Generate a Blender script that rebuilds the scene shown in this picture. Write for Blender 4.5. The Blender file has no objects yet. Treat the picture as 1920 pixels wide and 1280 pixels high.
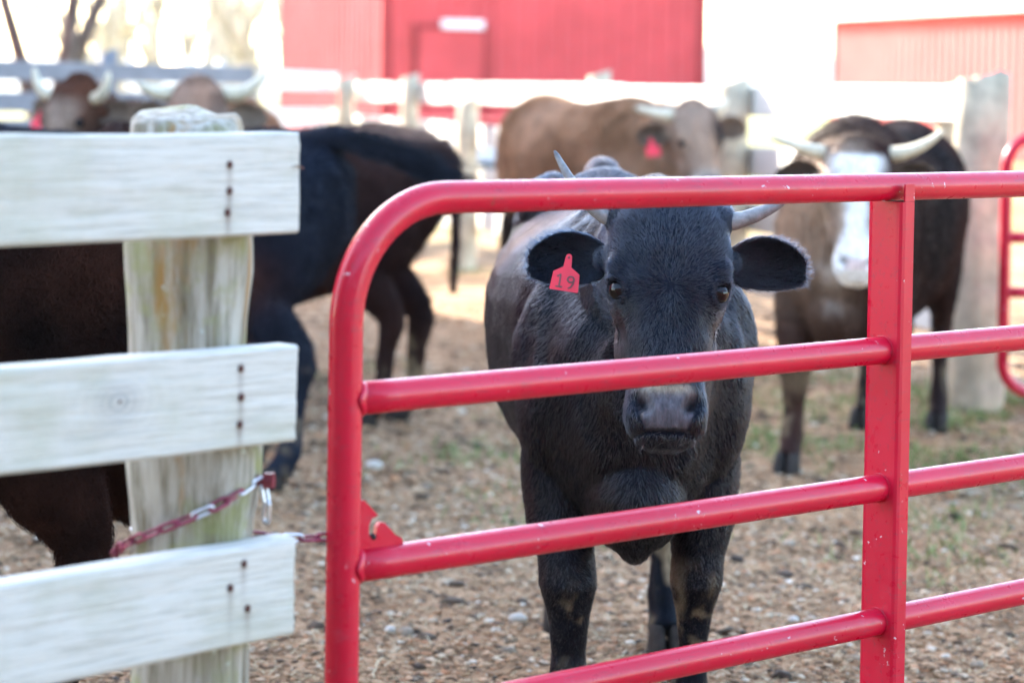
import bpy, bmesh, math, random
import numpy as np
from mathutils import Matrix, Vector
R = math.radians
random.seed(7)
rng = np.random.default_rng(11)
scene = bpy.context.scene
COL = scene.collection

# ------------------------------------------------------------------ camera, sky, sun, exposure
EYE = 1.42
cd = bpy.data.cameras.new('camera')
cam = bpy.data.objects.new('camera', cd)
COL.objects.link(cam)
pitch, roll = R(2.0), R(0.9)
fwd = Vector((0, math.cos(pitch), -math.sin(pitch)))
up0 = Vector((0, math.sin(pitch), math.cos(pitch)))
rt = Vector((1, 0, 0)) * math.cos(roll) + up0 * math.sin(roll)
upv = up0 * math.cos(roll) - Vector((1, 0, 0)) * math.sin(roll)
mw = Matrix((rt, upv, -fwd)).transposed().to_4x4()
mw.translation = Vector((0, 0, EYE))
cam.matrix_world = mw
cd.lens, cd.sensor_width = 85.0, 36.0
cd.shift_y = -317 / 1920
cd.clip_start, cd.clip_end = 0.1, 2000
cd.dof.use_dof = True
cd.dof.focus_distance = 4.55
cd.dof.aperture_fstop = 3.1
scene.camera = cam

SUN_AZ, SUN_EL = R(42), R(24)          # azimuth measured from +Y towards -X (left of the view, beyond the pen)
world = bpy.data.worlds.new('World')
scene.world = world
world.use_nodes = True
wn = world.node_tree
sky = wn.nodes.new('ShaderNodeTexSky')
sky.sky_type = 'NISHITA'
sky.sun_disc = False
sky.sun_elevation = SUN_EL
sky.sun_rotation = -SUN_AZ
sky.air_density, sky.dust_density, sky.ozone_density = 1.0, 1.2, 1.0
bg = wn.nodes['Background']
wn.links.new(sky.outputs[0], bg.inputs[0])
bg.inputs[1].default_value = 0.14
sd = bpy.data.lights.new('sun', 'SUN')
sd.energy, sd.angle, sd.color = 3.2, R(0.55), (1.0, 0.93, 0.82)
sun = bpy.data.objects.new('sun', sd)
COL.objects.link(sun)
tosun = Vector((-math.sin(SUN_AZ) * math.cos(SUN_EL), math.cos(SUN_AZ) * math.cos(SUN_EL), math.sin(SUN_EL)))
sun.rotation_euler = tosun.to_track_quat('Z', 'Y').to_euler()
sun.location = (-10, 20, 12)

vs = scene.view_settings
vs.view_transform, vs.look, vs.gamma, vs.use_curve_mapping = 'Standard', 'None', 1.0, False
vs.exposure = 3.32
scene.cycles.use_denoising = True
scene.cycles.max_bounces = 6
scene.cycles.use_adaptive_sampling = True

# ------------------------------------------------------------------ helpers: objects
def tag(o, label=None, cat=None, group=None, kind=None):
    if label: o['label'] = label
    if cat: o['category'] = cat
    if group: o['group'] = group
    if kind: o['kind'] = kind
    return o
def empty(name, loc=(0, 0, 0), rz=0.0, scale=1.0):
    o = bpy.data.objects.new(name, None)
    o.empty_display_size = 0.1
    o.location = loc
    o.rotation_euler = (0, 0, rz)
    o.scale = (scale,) * 3
    COL.objects.link(o)
    return o
def link(name, me, mat=None, parent=None, loc=None, rot=None):
    o = bpy.data.objects.new(name, me)
    if mat is not None and len(me.materials) == 0: me.materials.append(mat)
    COL.objects.link(o)
    if parent is not None: o.parent = parent
    if loc is not None: o.location = loc
    if rot is not None: o.rotation_euler = rot
    return o
def mesh_np(name, V, F, smooth=True):
    me = bpy.data.meshes.new(name)
    me.from_pydata([tuple(map(float, v)) for v in V], [], [tuple(map(int, f)) for f in F])
    if smooth: me.polygons.foreach_set('use_smooth', np.ones(len(me.polygons), dtype=bool))
    me.update()
    return me
def tri_mesh(name, V, T, smooth=False):
    """fast path for large triangle soups"""
    me = bpy.data.meshes.new(name)
    V = np.asarray(V, np.float32); T = np.asarray(T, np.int32)
    me.vertices.add(len(V)); me.vertices.foreach_set('co', V.ravel())
    me.loops.add(T.size); me.loops.foreach_set('vertex_index', T.ravel())
    me.polygons.add(len(T)); me.polygons.foreach_set('loop_start', np.arange(0, T.size, 3, dtype=np.int32))
    if smooth: me.polygons.foreach_set('use_smooth', np.ones(len(T), dtype=bool))
    me.update(calc_edges=True)
    return me

class Geo:
    """collects closed shapes as one mesh"""
    def __init__(s): s.V = []; s.F = []
    def add(s, V, F):
        b = len(s.V); s.V += [tuple(map(float, v)) for v in V]; s.F += [tuple(int(i) + b for i in f) for f in F]
    def box(s, a, b, M=None):
        x0, y0, z0 = a; x1, y1, z1 = b
        V = [(x0, y0, z0), (x1, y0, z0), (x1, y1, z0), (x0, y1, z0), (x0, y0, z1), (x1, y0, z1), (x1, y1, z1), (x0, y1, z1)]
        if M is not None: V = [M @ Vector(v) for v in V]
        s.add(V, [(0, 3, 2, 1), (4, 5, 6, 7), (0, 1, 5, 4), (1, 2, 6, 5), (2, 3, 7, 6), (3, 0, 4, 7)])
    def loft(s, rings, cap=True):
        n = len(rings[0]); V = []; F = []
        for r in rings: V += list(r)
        for i in range(len(rings) - 1):
            for k in range(n):
                a, b = i * n + k, i * n + (k + 1) % n
                F.append((a, b, b + n, a + n))
        if cap:
            c0 = len(V); V.append(np.mean(rings[0], axis=0)); c1 = len(V); V.append(np.mean(rings[-1], axis=0))
            L = (len(rings) - 1) * n
            for k in range(n):
                F.append((c0, (k + 1) % n, k)); F.append((c1, L + k, L + (k + 1) % n))
        s.add(V, F)
    def tube(s, pts, rad, n=12, flat=None):
        pts = [np.array(p, float) for p in pts]
        rings = []; ref = None
        for i, p in enumerate(pts):
            d = pts[min(i + 1, len(pts) - 1)] - pts[max(i - 1, 0)]
            d = d / np.linalg.norm(d)
            if ref is None:
                ref = np.array((1.0, 0, 0)) if abs(d[0]) < 0.9 else np.array((0, 1.0, 0))
            u = ref - d * (ref @ d); u /= np.linalg.norm(u); w = np.cross(d, u); ref = u
            r = rad[i] if hasattr(rad, '__len__') else rad
            ru, rw = (r if hasattr(r, '__len__') else (r, r))
            a = np.arange(n) * 2 * math.pi / n
            rings.append(p + np.outer(np.cos(a) * ru, u) + np.outer(np.sin(a) * rw, w))
        s.loft(rings)
    def ell(s, c, r, M=None, n=16, m=10):
        c = np.array(c, float); rings = []
        for j in range(1, m):
            t = math.pi * j / m
            a = np.arange(n) * 2 * math.pi / n
            P = np.stack([r[0] * np.sin(t) * np.cos(a), r[1] * np.sin(t) * np.sin(a), np.full(n, -r[2] * np.cos(t))], -1)
            rings.append(P)
        rings = [np.full((n, 3), (0, 0, -r[2])) * np.array([0, 0, 1]) + rings[0] * [.02, .02, 0]] + rings + [rings[-1] * [.02, .02, 0] + [0, 0, r[2]]]
        if M is not None: rings = [(np.array(M) @ q.T).T for q in rings]
        s.loft([q + c for q in rings])
    def mesh(s, name, smooth=True):
        me = mesh_np(name, s.V, s.F, smooth)
        if len(s.F) < 6000:
            bm = bmesh.new(); bm.from_mesh(me); bmesh.ops.recalc_face_normals(bm, faces=list(bm.faces)); bm.to_mesh(me); bm.free()
        return me
def bevelled(me, w, seg=2):
    bm = bmesh.new(); bm.from_mesh(me)
    bmesh.ops.bevel(bm, geom=list(bm.edges), offset=w, segments=seg, affect='EDGES', profile=.5)
    bm.to_mesh(me); bm.free()
    return me

def vnoise(P, scale, seed=0):
    """cheap smooth value noise (n,3)->[-1,1]"""
    P = np.asarray(P, float) * scale + seed * 17.31
    i = np.floor(P).astype(np.int64); f = P - i; f = f * f * (3 - 2 * f)
    def h(a, b, c):
        v = (a * 374761393 + b * 668265263 + c * 2147483647 + seed * 974711) & 0xffffffff
        v = ((v ^ (v >> 13)) * 1274126177) & 0xffffffff
        return ((v ^ (v >> 16)) & 0xffff) / 32767.5 - 1
    o = 0
    for dx in (0, 1):
        for dy in (0, 1):
            for dz in (0, 1):
                w = (f[:, 0] if dx else 1 - f[:, 0]) * (f[:, 1] if dy else 1 - f[:, 1]) * (f[:, 2] if dz else 1 - f[:, 2])
                o = o + w * h(i[:, 0] + dx, i[:, 1] + dy, i[:, 2] + dz)
    return o

# ------------------------------------------------------------------ helpers: materials
class Mat:
    def __init__(s, name, rough=.6, spec=.5, base=(.5, .5, .5), metal=0.0):
        s.m = bpy.data.materials.new(name); s.m.use_nodes = True
        s.t = s.m.node_tree; s.b = s.t.nodes['Principled BSDF']
        s.set('Roughness', rough); s.set('Specular IOR Level', spec); s.set('Metallic', metal)
        s.set('Base Color', (*base, 1))
    def set(s, k, v): s.b.inputs[k].default_value = v
    def n(s, typ, **kw):
        n = s.t.nodes.new(typ)
        for k, v in kw.items():
            if hasattr(n, k) and not k[0].isupper(): setattr(n, k, v)
            else: n.inputs[k.replace('_', ' ')].default_value = v
        return n
    def l(s, a, b): s.t.links.new(a, b)
    def coord(s, kind='Object', scale=(1, 1, 1)):
        c = s.n('ShaderNodeTexCoord'); m = s.n('ShaderNodeMapping'); m.inputs['Scale'].default_value = scale
        s.l(c.outputs[kind], m.inputs[0]); return m.outputs[0]
    def noise(s, vec, scale, detail=3, rough=.55):
        n = s.n('ShaderNodeTexNoise', Scale=scale, Detail=detail, Roughness=rough); s.l(vec, n.inputs['Vector']); return n.outputs['Fac']
    def ramp(s, fac, stops):
        r = s.n('ShaderNodeValToRGB'); e = r.color_ramp.elements
        while len(e) < len(stops): e.new(.5)
        for k, (p, c) in enumerate(stops):
            e[k].position = p; e[k].color = (*c, 1) if hasattr(c, '__len__') else (c, c, c, 1)
        s.l(fac, r.inputs[0]); return r.outputs[0]
    def mix(s, fac, a, b, mode='MIX'):
        m = s.n('ShaderNodeMix', data_type='RGBA', blend_type=mode)
        for k, v in ((0, fac), (6, a), (7, b)):
            if hasattr(v, 'is_linked'): s.l(v, m.inputs[k])
            else: m.inputs[k].default_value = v if k == 0 else (*v, 1)
        return m.outputs[2]
    def bump(s, h, strength=.3, dist=.002):
        b = s.n('ShaderNodeBump', Strength=strength, Distance=dist); s.l(h, b.inputs['Height']); s.l(b.outputs[0], s.b.inputs['Normal'])
    def color(s, o): s.l(o, s.b.inputs['Base Color'])

def m_gate():
    m = Mat('red_gate_paint', .33, .28); v = m.coord()
    c = m.ramp(m.noise(v, 2.5, 4), [(.3, (.46, .002, .022)), (.7, (.57, .004, .033))])
    dust = m.ramp(m.noise(v, 26, 5, .7), [(.60, 0.0), (.9, .35)])
    c = m.mix(dust, c, (.42, .13, .17))
    chips = m.ramp(m.noise(v, 55, 3, .6), [(.68, 0.0), (.70, 1.0)])
    gate2 = m.ramp(m.noise(v, 7, 2), [(.5, 0.0), (.56, 1.0)])
    mm = m.n('ShaderNodeMath', operation='MULTIPLY'); m.l(chips, mm.inputs[0]); m.l(gate2, mm.inputs[1])
    c = m.mix(mm.outputs[0], c, (.60, .42, .44))
    scuff = m.ramp(m.noise(m.coord('Object', (5, 30, 30)), 3.2, 6, .75), [(.54, 0.0), (.72, .65)])
    c = m.mix(scuff, c, (.22, .035, .05))
    rustn = m.ramp(m.noise(v, 16, 6, .78), [(.655, 0.0), (.72, .8)])
    c = m.mix(rustn, c, (.20, .065, .04))
    m.color(c); m.l(m.ramp(m.noise(v, 40, 4), [(.3, .24), (.75, .48)]), m.b.inputs['Roughness'])
    m.set('Coat Weight', .2); m.set('Coat Roughness', .12)
    m.bump(m.noise(v, 120, 2), .02, .0006)
    return m.m
def m_board():
    m = Mat('weathered_white_board', .65, .3)
    g = m.coord('Object', (3, 40, 60)); v = m.coord()
    oi = m.n('ShaderNodeObjectInfo')
    off = m.n('ShaderNodeVectorMath', operation='ADD'); m.l(v, off.inputs[0]); m.l(oi.outputs['Random'], off.inputs[1])
    gn = m.noise(g, 2.4, 7, .72)
    c = m.ramp(gn, [(.34, (.42, .395, .335)), (.5, (.59, .555, .49)), (.8, (.67, .63, .56))])
    st = m.ramp(m.noise(off.outputs[0], 5.5, 4, .6), [(.47, 0.0), (.75, .6)])
    c = m.mix(st, c, (.37, .37, .25))
    st2 = m.ramp(m.noise(m.coord('Object', (2, 9, 14)), 1.7, 5, .7), [(.58, 0.0), (.8, .55)])
    c = m.mix(st2, c, (.38, .37, .34))
    crack = m.ramp(m.noise(m.coord('Object', (1.2, 30, 95)), 1.5, 3, .6), [(.685, 0.0), (.71, .65)])
    c = m.mix(crack, c, (.22, .21, .18))
    rs = m.n('ShaderNodeAttribute', attribute_name='rust')
    kn = m.n('ShaderNodeAttribute', attribute_name='knot')
    c = m.mix(kn.outputs['Fac'], c, (.33, .32, .30))
    c = m.mix(rs.outputs['Fac'], c, (.20, .14, .11))
    m.color(c); m.bump(gn, .8, .004)
    return m.m
def m_post():
    m = Mat('old_painted_post', .8, .2)
    v = m.coord(); g = m.coord('Object', (42, 42, 2.4))
    gn = m.noise(g, 1.3, 6, .7)
    c = m.ramp(gn, [(.28, (.12, .09, .05)), (.43, (.22, .195, .145)), (.55, (.38, .345, .285)), (.8, (.49, .455, .39))])
    moss = m.ramp(m.noise(v, 9, 4, .65), [(.47, 0.0), (.66, .8)])
    c = m.mix(moss, c, (.24, .25, .08))
    och = m.ramp(m.noise(m.coord('Object', (16, 16, 3)), 1, 5, .65), [(.57, 0.0), (.68, .9)])
    c = m.mix(och, c, (.30, .155, .04))
    lich = m.ramp(m.noise(v, 24, 3, .6), [(.66, 0.0), (.7, .85)])
    c = m.mix(lich, c, (.45, .48, .42))
    m.color(c); m.bump(gn, .9, .006)
    return m.m
def m_simple(name, base, rough=.6, spec=.4, metal=0.0, ns=12, amt=.25, bump=0.0):
    m = Mat(name, rough, spec, base, metal); v = m.coord()
    n = m.noise(v, ns, 5, .6)
    lo = tuple(c * (1 - amt) for c in base); hi = tuple(min(1, c * (1 + amt)) for c in base)
    m.color(m.ramp(n, [(.3, lo), (.7, hi)]))
    if bump: m.bump(n, bump, .004)
    return m.m
def m_fur(name, bump=.5, sheen=.25):
    m = Mat(name, .5, .08)
    a = m.n('ShaderNodeAttribute', attribute_name='coat')
    v = m.coord('Object', (70, 70, 18)); n = m.noise(v, 1.6, 4, .65)
    c = m.mix(1.0, a.outputs['Color'], m.ramp(n, [(.3, .55), (.7, 1.35)]), 'MULTIPLY')
    m.color(c)
    w = m.n('ShaderNodeAttribute', attribute_name='wet')
    m.l(m.ramp(w.outputs['Fac'], [(0, .55), (1, .3)]), m.b.inputs['Roughness'])
    m.bump(n, bump, .006)
    return m.m
def m_hair(name, rough=.3, gain=1.0, scale=9, ior=1.50):
    m = Mat(name); v = m.coord()
    h = m.n('ShaderNodeBsdfHairPrincipled', parametrization='COLOR', Roughness=rough, Radial_Roughness=rough * 1.15, IOR=ior, Random_Roughness=.25)
    a = m.n('ShaderNodeAttribute', attribute_name='coat')
    m.l(m.mix(1.0, a.outputs['Color'], m.ramp(m.noise(v, scale, 3, .6), [(.3, .6 * gain), (.7, 1.25 * gain)]), 'MULTIPLY'), h.inputs['Color'])
    m.l(h.outputs[0], [n for n in m.t.nodes if n.type == 'OUTPUT_MATERIAL'][0].inputs['Surface']); m.t.nodes.remove(m.b)
    return m.m
def m_farhair():
    m = Mat('shaggy_coat_hair', .6, .06); a = m.n('ShaderNodeAttribute', attribute_name='coat')
    m.color(m.mix(1.0, a.outputs['Color'], m.ramp(m.noise(m.coord(), 12, 3, .6), [(.3, .6), (.7, 1.3)]), 'MULTIPLY'))
    return m.m
def m_horn():
    m = Mat('horn', .45, .4)
    a = m.n('ShaderNodeAttribute', attribute_name='coat'); v = m.coord()
    n = m.noise(v, 60, 5, .7)
    m.color(m.mix(1.0, a.outputs['Color'], m.ramp(n, [(.3, .55), (.65, 1.15)]), 'MULTIPLY')); m.bump(n, .5, .002)
    return m.m
def m_ground():
    m = Mat('pen_dirt', .95, .1); v = m.coord()
    n1 = m.noise(v, 1.3, 6, .6); n2 = m.noise(v, 9, 6, .7); n3 = m.noise(v, 60, 4, .7)
    c = m.ramp(n2, [(.3, (.13, .068, .032)), (.5, (.36, .210, .112)), (.72, (.55, .35, .205))])
    c = m.mix(m.ramp(n1, [(.42, 0.0), (.68, .6)]), c, (.37, .24, .14))
    c = m.mix(m.ramp(m.noise(v, 2.6, 5, .65), [(.49, 0.0), (.62, .8)]), c, (.10, .056, .028))
    c = m.mix(m.ramp(n3, [(.62, 0.0), (.72, .8)]), c, (.44, .33, .22))
    s = m.n('ShaderNodeSeparateXYZ'); m.l(v, s.inputs[0])
    far = m.n('ShaderNodeMapRange', From_Min=21.0, From_Max=27.0); m.l(s.outputs['Y'], far.inputs[0])
    fg = m.ramp(m.noise(v, .25, 5, .65), [(.3, (.16, .17, .06)), (.7, (.30, .26, .12))])
    c = m.mix(far.outputs[0], c, fg)
    m.color(c); m.bump(m.noise(v, 35, 6, .75), .8, .02)
    return m.m
def m_island(name, stops, rough=.8, ns=60):
    m = Mat(name, rough, .3); g = m.n('ShaderNodeNewGeometry')
    c = m.ramp(g.outputs['Random Per Island'], stops)
    n = m.noise(m.coord(), ns, 3, .6)
    m.color(m.mix(1.0, c, m.ramp(n, [(.3, .7), (.7, 1.2)]), 'MULTIPLY'))
    return m.m
M = dict(gate=m_gate(), board=m_board(), post=m_post(), ground=m_ground(), horn=m_horn(),
         nail=m_simple('rusty_nail', (.085, .035, .028), .6, .4, .5, 90),
         zinc=m_simple('zinc_chain', (.62, .63, .66), .32, .5, .9, 60, .15),
         chainred=m_simple('maroon_painted_chain', (.22, .03, .06), .4, .5, .2, 60, .5),
         bolt=m_simple('maroon_bolt', (.20, .03, .04), .45, .5, .3, 60, .4),
         fur=m_fur('cow_coat'), eye=Mat('wet_dark_eye', .05, .3, (.006, .004, .0035)).m,
         hoof=m_simple('hoof', (.035, .028, .024), .8, .15, 0, 40, .4),
         tag=m_simple('red_tag_plastic', (.72, .012, .03), .4, .5, 0, 20, .06), tagnum=m_simple('tag_number_ink', (.16, .06, .055), .6, .3, 0, 40, .2),
         hair=m_hair('coat_hair', .21), farhair=m_farhair(),
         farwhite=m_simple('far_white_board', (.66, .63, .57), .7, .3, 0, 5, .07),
         fargrey=m_simple('shade_grey_board', (.17, .18, .20), .8, .2, 0, 5, .2),  # dark bluish grey: shade put into the board colour
         farpost=m_simple('grey_weathered_post', (.46, .38, .27), .85, .2, 0, 7, .35, .6),
         sunlit_red=m_simple('sunlit_toned_red_metal', (.58, .125, .115), .9, .08, 0, .7, .1),  # paler than the barn red: sunlight put into the paint colour
         barn=m_simple('faded_red_barn_metal', (.55, .070, .075), .9, .08, 0, .7, .2),
         barntrim=m_simple('dark_red_trim', (.30, .03, .035), .9, .1, 0, 3, .15),
         timber=m_simple('dark_blocker_timber', (.055, .052, .050), .85, .2, 0, 3, .3),  # kept dark so the added barn behind the camera bounces little light
         lampwhite=m_simple('white_sign_panel', (.78, .76, .76), .5, .4, 0, 5, .05),
         roof=m_simple('grey_metal_roof', (.42, .43, .44), .45, .5, .3, 1, .1),
         bark=m_simple('grey_bark', (.10, .085, .075), .9, .2, 0, 8, .4, .6),
         twig=m_simple('pale_twigs', (.40, .34, .25), .9, .2, 0, 2, .3),
         trailer=m_simple('grey_trailer_metal', (.52, .53, .56), .4, .5, .2, 3, .1),
         rubber=m_simple('black_rubber', (.02, .02, .02), .8, .3, 0, 30, .3),
         pebble=m_island('pebbles', [(0, (.05, .028, .014)), (.2, (.17, .09, .042)), (.42, (.33, .19, .095)), (.62, (.45, .275, .145)), (.74, (.36, .155, .065)), (.9, (.50, .34, .20)), (.97, (.54, .42, .29)), (1, (.66, .57, .45))]),
         clod=m_island('clods', [(0, (.035, .02, .012)), (.7, (.09, .055, .03)), (1, (.40, .31, .22))]),
         straw=m_island('straw', [(0, (.40, .30, .15)), (1, (.62, .52, .33))]),
         grass=m_island('grass', [(0, (.07, .13, .025)), (.6, (.13, .20, .04)), (1, (.28, .26, .10))]),
         stone=m_simple('pale_stone', (.52, .46, .39), .8, .3, 0, 40, .2, .4))

# ------------------------------------------------------------------ ground
def axis(fine0, fine1, step, lo, hi):
    a = list(np.arange(fine0, fine1 + 1e-6, step)); g = step
    while a[-1] < hi: g *= 1.25; a.append(a[-1] + g)
    g = step
    while a[0] > lo: g *= 1.25; a.insert(0, a[0] - g)
    return np.array(a)
def ground_z(P):
    P = np.asarray(P, float); Q = np.column_stack([P[:, 0], P[:, 1], np.zeros(len(P))])
    w = np.exp(-np.clip(Q[:, 1] - 16, 0, None) / 6)
    return (vnoise(Q, 1.1, 1) * .012 + vnoise(Q, 4.0, 2) * .009 + vnoise(Q, 11, 3) * .006) * w - .012
gx, gy = axis(-2.6, 2.6, .045, -700, 700), axis(3.4, 13.5, .045, -60, 1500)
XX, YY = np.meshgrid(gx, gy)
GP = np.column_stack([XX.ravel(), YY.ravel(), np.zeros(XX.size)]); GP[:, 2] = ground_z(GP)
nx, ny = len(gx), len(gy)
ii = (np.arange(ny - 1)[:, None] * nx + np.arange(nx - 1)[None]).ravel()
GT = np.concatenate([np.column_stack([ii, ii + 1, ii + nx + 1]), np.column_stack([ii, ii + nx + 1, ii + nx])])
tag(link('ground', tri_mesh('ground', GP, GT, True), M['ground']), kind='structure')

def in_view(n, y0, y1, bias=1.0, pad=.3):
    y = y0 + (y1 - y0) * rng.random(n) ** bias
    x = (rng.random(n) * 2 - 1) * (y * .214 + pad)
    return x, y
def pebbles(n, y0, y1, s0, s1, bias, flat=.55):
    x, y = in_view(n, y0, y1, bias)
    s = s0 + (s1 - s0) * rng.random(n) ** 3.0
    z = ground_z(np.column_stack([x, y]))
    base = np.array([(-1, -.8, -.5), (.9, -1, -.5), (1, .8, -.5), (-.8, 1, -.5), (-.65, -.5, .6), (.55, -.6, .7), (.6, .5, .55), (-.5, .6, .65)])
    fq = [(0, 2, 1), (0, 3, 2), (4, 5, 6), (4, 6, 7), (0, 1, 5), (0, 5, 4), (1, 2, 6), (1, 6, 5), (2, 3, 7), (2, 7, 6), (3, 0, 4), (3, 4, 7)]
    V = base[None] * (1 + .35 * (rng.random((n, 8, 3)) - .5)) * (s[:, None, None] * .5)
    V *= np.stack([.7 + .9 * rng.random(n), np.ones(n), flat * (.6 + .9 * rng.random(n))], -1)[:, None, :]
    a = rng.random(n) * 6.283; c, sn = np.cos(a)[:, None], np.sin(a)[:, None]
    tl = (rng.random(n)[:, None] - .5) * .9
    vx, vy, vz = V[..., 0], V[..., 1], V[..., 2]
    vy, vz = vy * np.cos(tl) - vz * np.sin(tl), vy * np.sin(tl) + vz * np.cos(tl)
    P = np.stack([vx * c - vy * sn + x[:, None], vx * sn + vy * c + y[:, None], vz + z[:, None] + s[:, None] * .08], -1)
    T = (np.arange(n)[:, None, None] * 8 + np.array(fq)[None]).reshape(-1, 3)
    return P.reshape(-1, 3), T
P1, T1 = pebbles(70000, 4.3, 9.0, .006, .026, 1.15, .4)
P2, T2 = pebbles(15000, 8.5, 16.0, .010, .045, 1.1)
P3, T3 = pebbles(900, 4.6, 11.0, .018, .055, 1.1, .5)
tag(link('clods', tri_mesh('clods', P3, T3), M['clod']), 'dark clods of dirt and manure lying among the gravel', 'clods', kind='stuff')
tag(link('gravel', tri_mesh('gravel', np.concatenate([P1, P2]), np.concatenate([T1, T2 + len(P1)])), M['pebble']),
    'brown and tan gravel and wood chips strewn over the pen floor', 'gravel', kind='stuff')
def blades(n, x, y, L, wdt, rise, curl=.3):
    z = ground_z(np.column_stack([x, y]))
    a = rng.random(n) * 6.283; L = L * (.5 + rng.random(n)); d = np.stack([np.cos(a), np.sin(a)], -1)
    pr = np.stack([-d[:, 1], d[:, 0]], -1)
    p0 = np.column_stack([x, y, z + .004])
    e = rise * (.5 + rng.random(n))
    p1 = p0 + np.column_stack([d * (L * .5 * np.cos(e))[:, None], L * .5 * np.sin(e) + .002])
    e2 = e * (1 - curl)
    p2 = p1 + np.column_stack([d * (L * .5 * np.cos(e2))[:, None], L * .5 * np.sin(e2)])
    w = np.column_stack([pr * wdt * .5, np.zeros(n)])
    V = np.stack([p0 - w, p0 + w, p1 - w, p1 + w, p2], 1).reshape(-1, 3)
    T = (np.arange(n)[:, None, None] * 5 + np.array([(0, 1, 3), (0, 3, 2), (2, 3, 4)])[None]).reshape(-1, 3)
    return V, T
x, y = in_view(9500, 4.4, 14, 1.2)
tag(link('straw', tri_mesh('straw', *blades(len(x), x, y, .055, .0028, .10)), M['straw']),
    'loose pale straw bits scattered on the gravel of the pen', 'straw', kind='stuff')
gxs, gys = [], []
for cx, cy, r, k in [(1.05, 9.8, .35, 700), (1.55, 9.5, .4, 900), (.9, 10.6, .5, 900), (1.9, 10.6, .5, 1500), (1.5, 8.2, .4, 350), (1.3, 7.4, .35, 260), (.25, 8.6, .5, 420), (-.1, 9.3, .4, 320),
                     (2.0, 9.2, .4, 900), (.35, 10.5, .5, 400), (.2, 7.8, .3, 160), (.5, 12, .8, 800), (1.6, 11.6, .6, 1600), (-.25, 18.5, .25, 500), (2.3, 11.3, .5, 1500), (-.9, 12, .6, 400)]:
    gxs.append(cx + rng.normal(size=k) * r * .5); gys.append(cy + rng.normal(size=k) * r * .7)
x, y = np.concatenate(gxs), np.concatenate(gys)
keep = (rng.random(len(x)) < .7) & (vnoise(np.column_stack([x, y, x * 0]), 3.0, 9) > -.25); x, y = x[keep], y[keep]
tag(link('grass', tri_mesh('grass', *blades(len(x), x, y, .055, .005, .7)), M['grass']),
    'sparse short green grass growing along the far side of the pen', 'grass', kind='stuff')

# ------------------------------------------------------------------ barns
def ribbed_wall(name, p0, p1, z0, z1, mat, parent, pitch_=.34, depth=.035, flip=1):
    """corrugated metal wall from p0 to p1, ribs standing proud on the outer side"""
    p0, p1 = Vector((*p0, 0)), Vector((*p1, 0)); d = (p1 - p0); Lw = d.length; d.normalize()
    nrm = Vector((d.y, -d.x, 0)) * flip
    prof = []; s_ = 0.0
    while s_ < Lw - .01:
        for ds, h in ((0, 0), (.12, 0), (.145, depth), (.195, depth), (.22, 0)):
            if s_ + ds < Lw: prof.append((s_ + ds, h))
        s_ += pitch_
    prof.append((Lw, 0))
    V = []; F = []
    for s1, h in prof:
        q = p0 + d * s1 + nrm * h
        V += [(q.x, q.y, z0), (q.x, q.y, z1)]
    for k in range(len(prof) - 1): F.append((2 * k, 2 * k + 2, 2 * k + 3, 2 * k + 1))
    n = len(V)
    b0, b1 = p0 - nrm * .08, p1 - nrm * .08
    V += [(b0.x, b0.y, z0), (b0.x, b0.y, z1), (b1.x, b1.y, z0), (b1.x, b1.y, z1)]
    F += [(n, n + 1, n + 3, n + 2), (0, 1, n + 1, n), (n - 2, n + 2, n + 3, n - 1)]
    return link(name, mesh_np(name, V, F, False), mat, parent)
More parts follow.
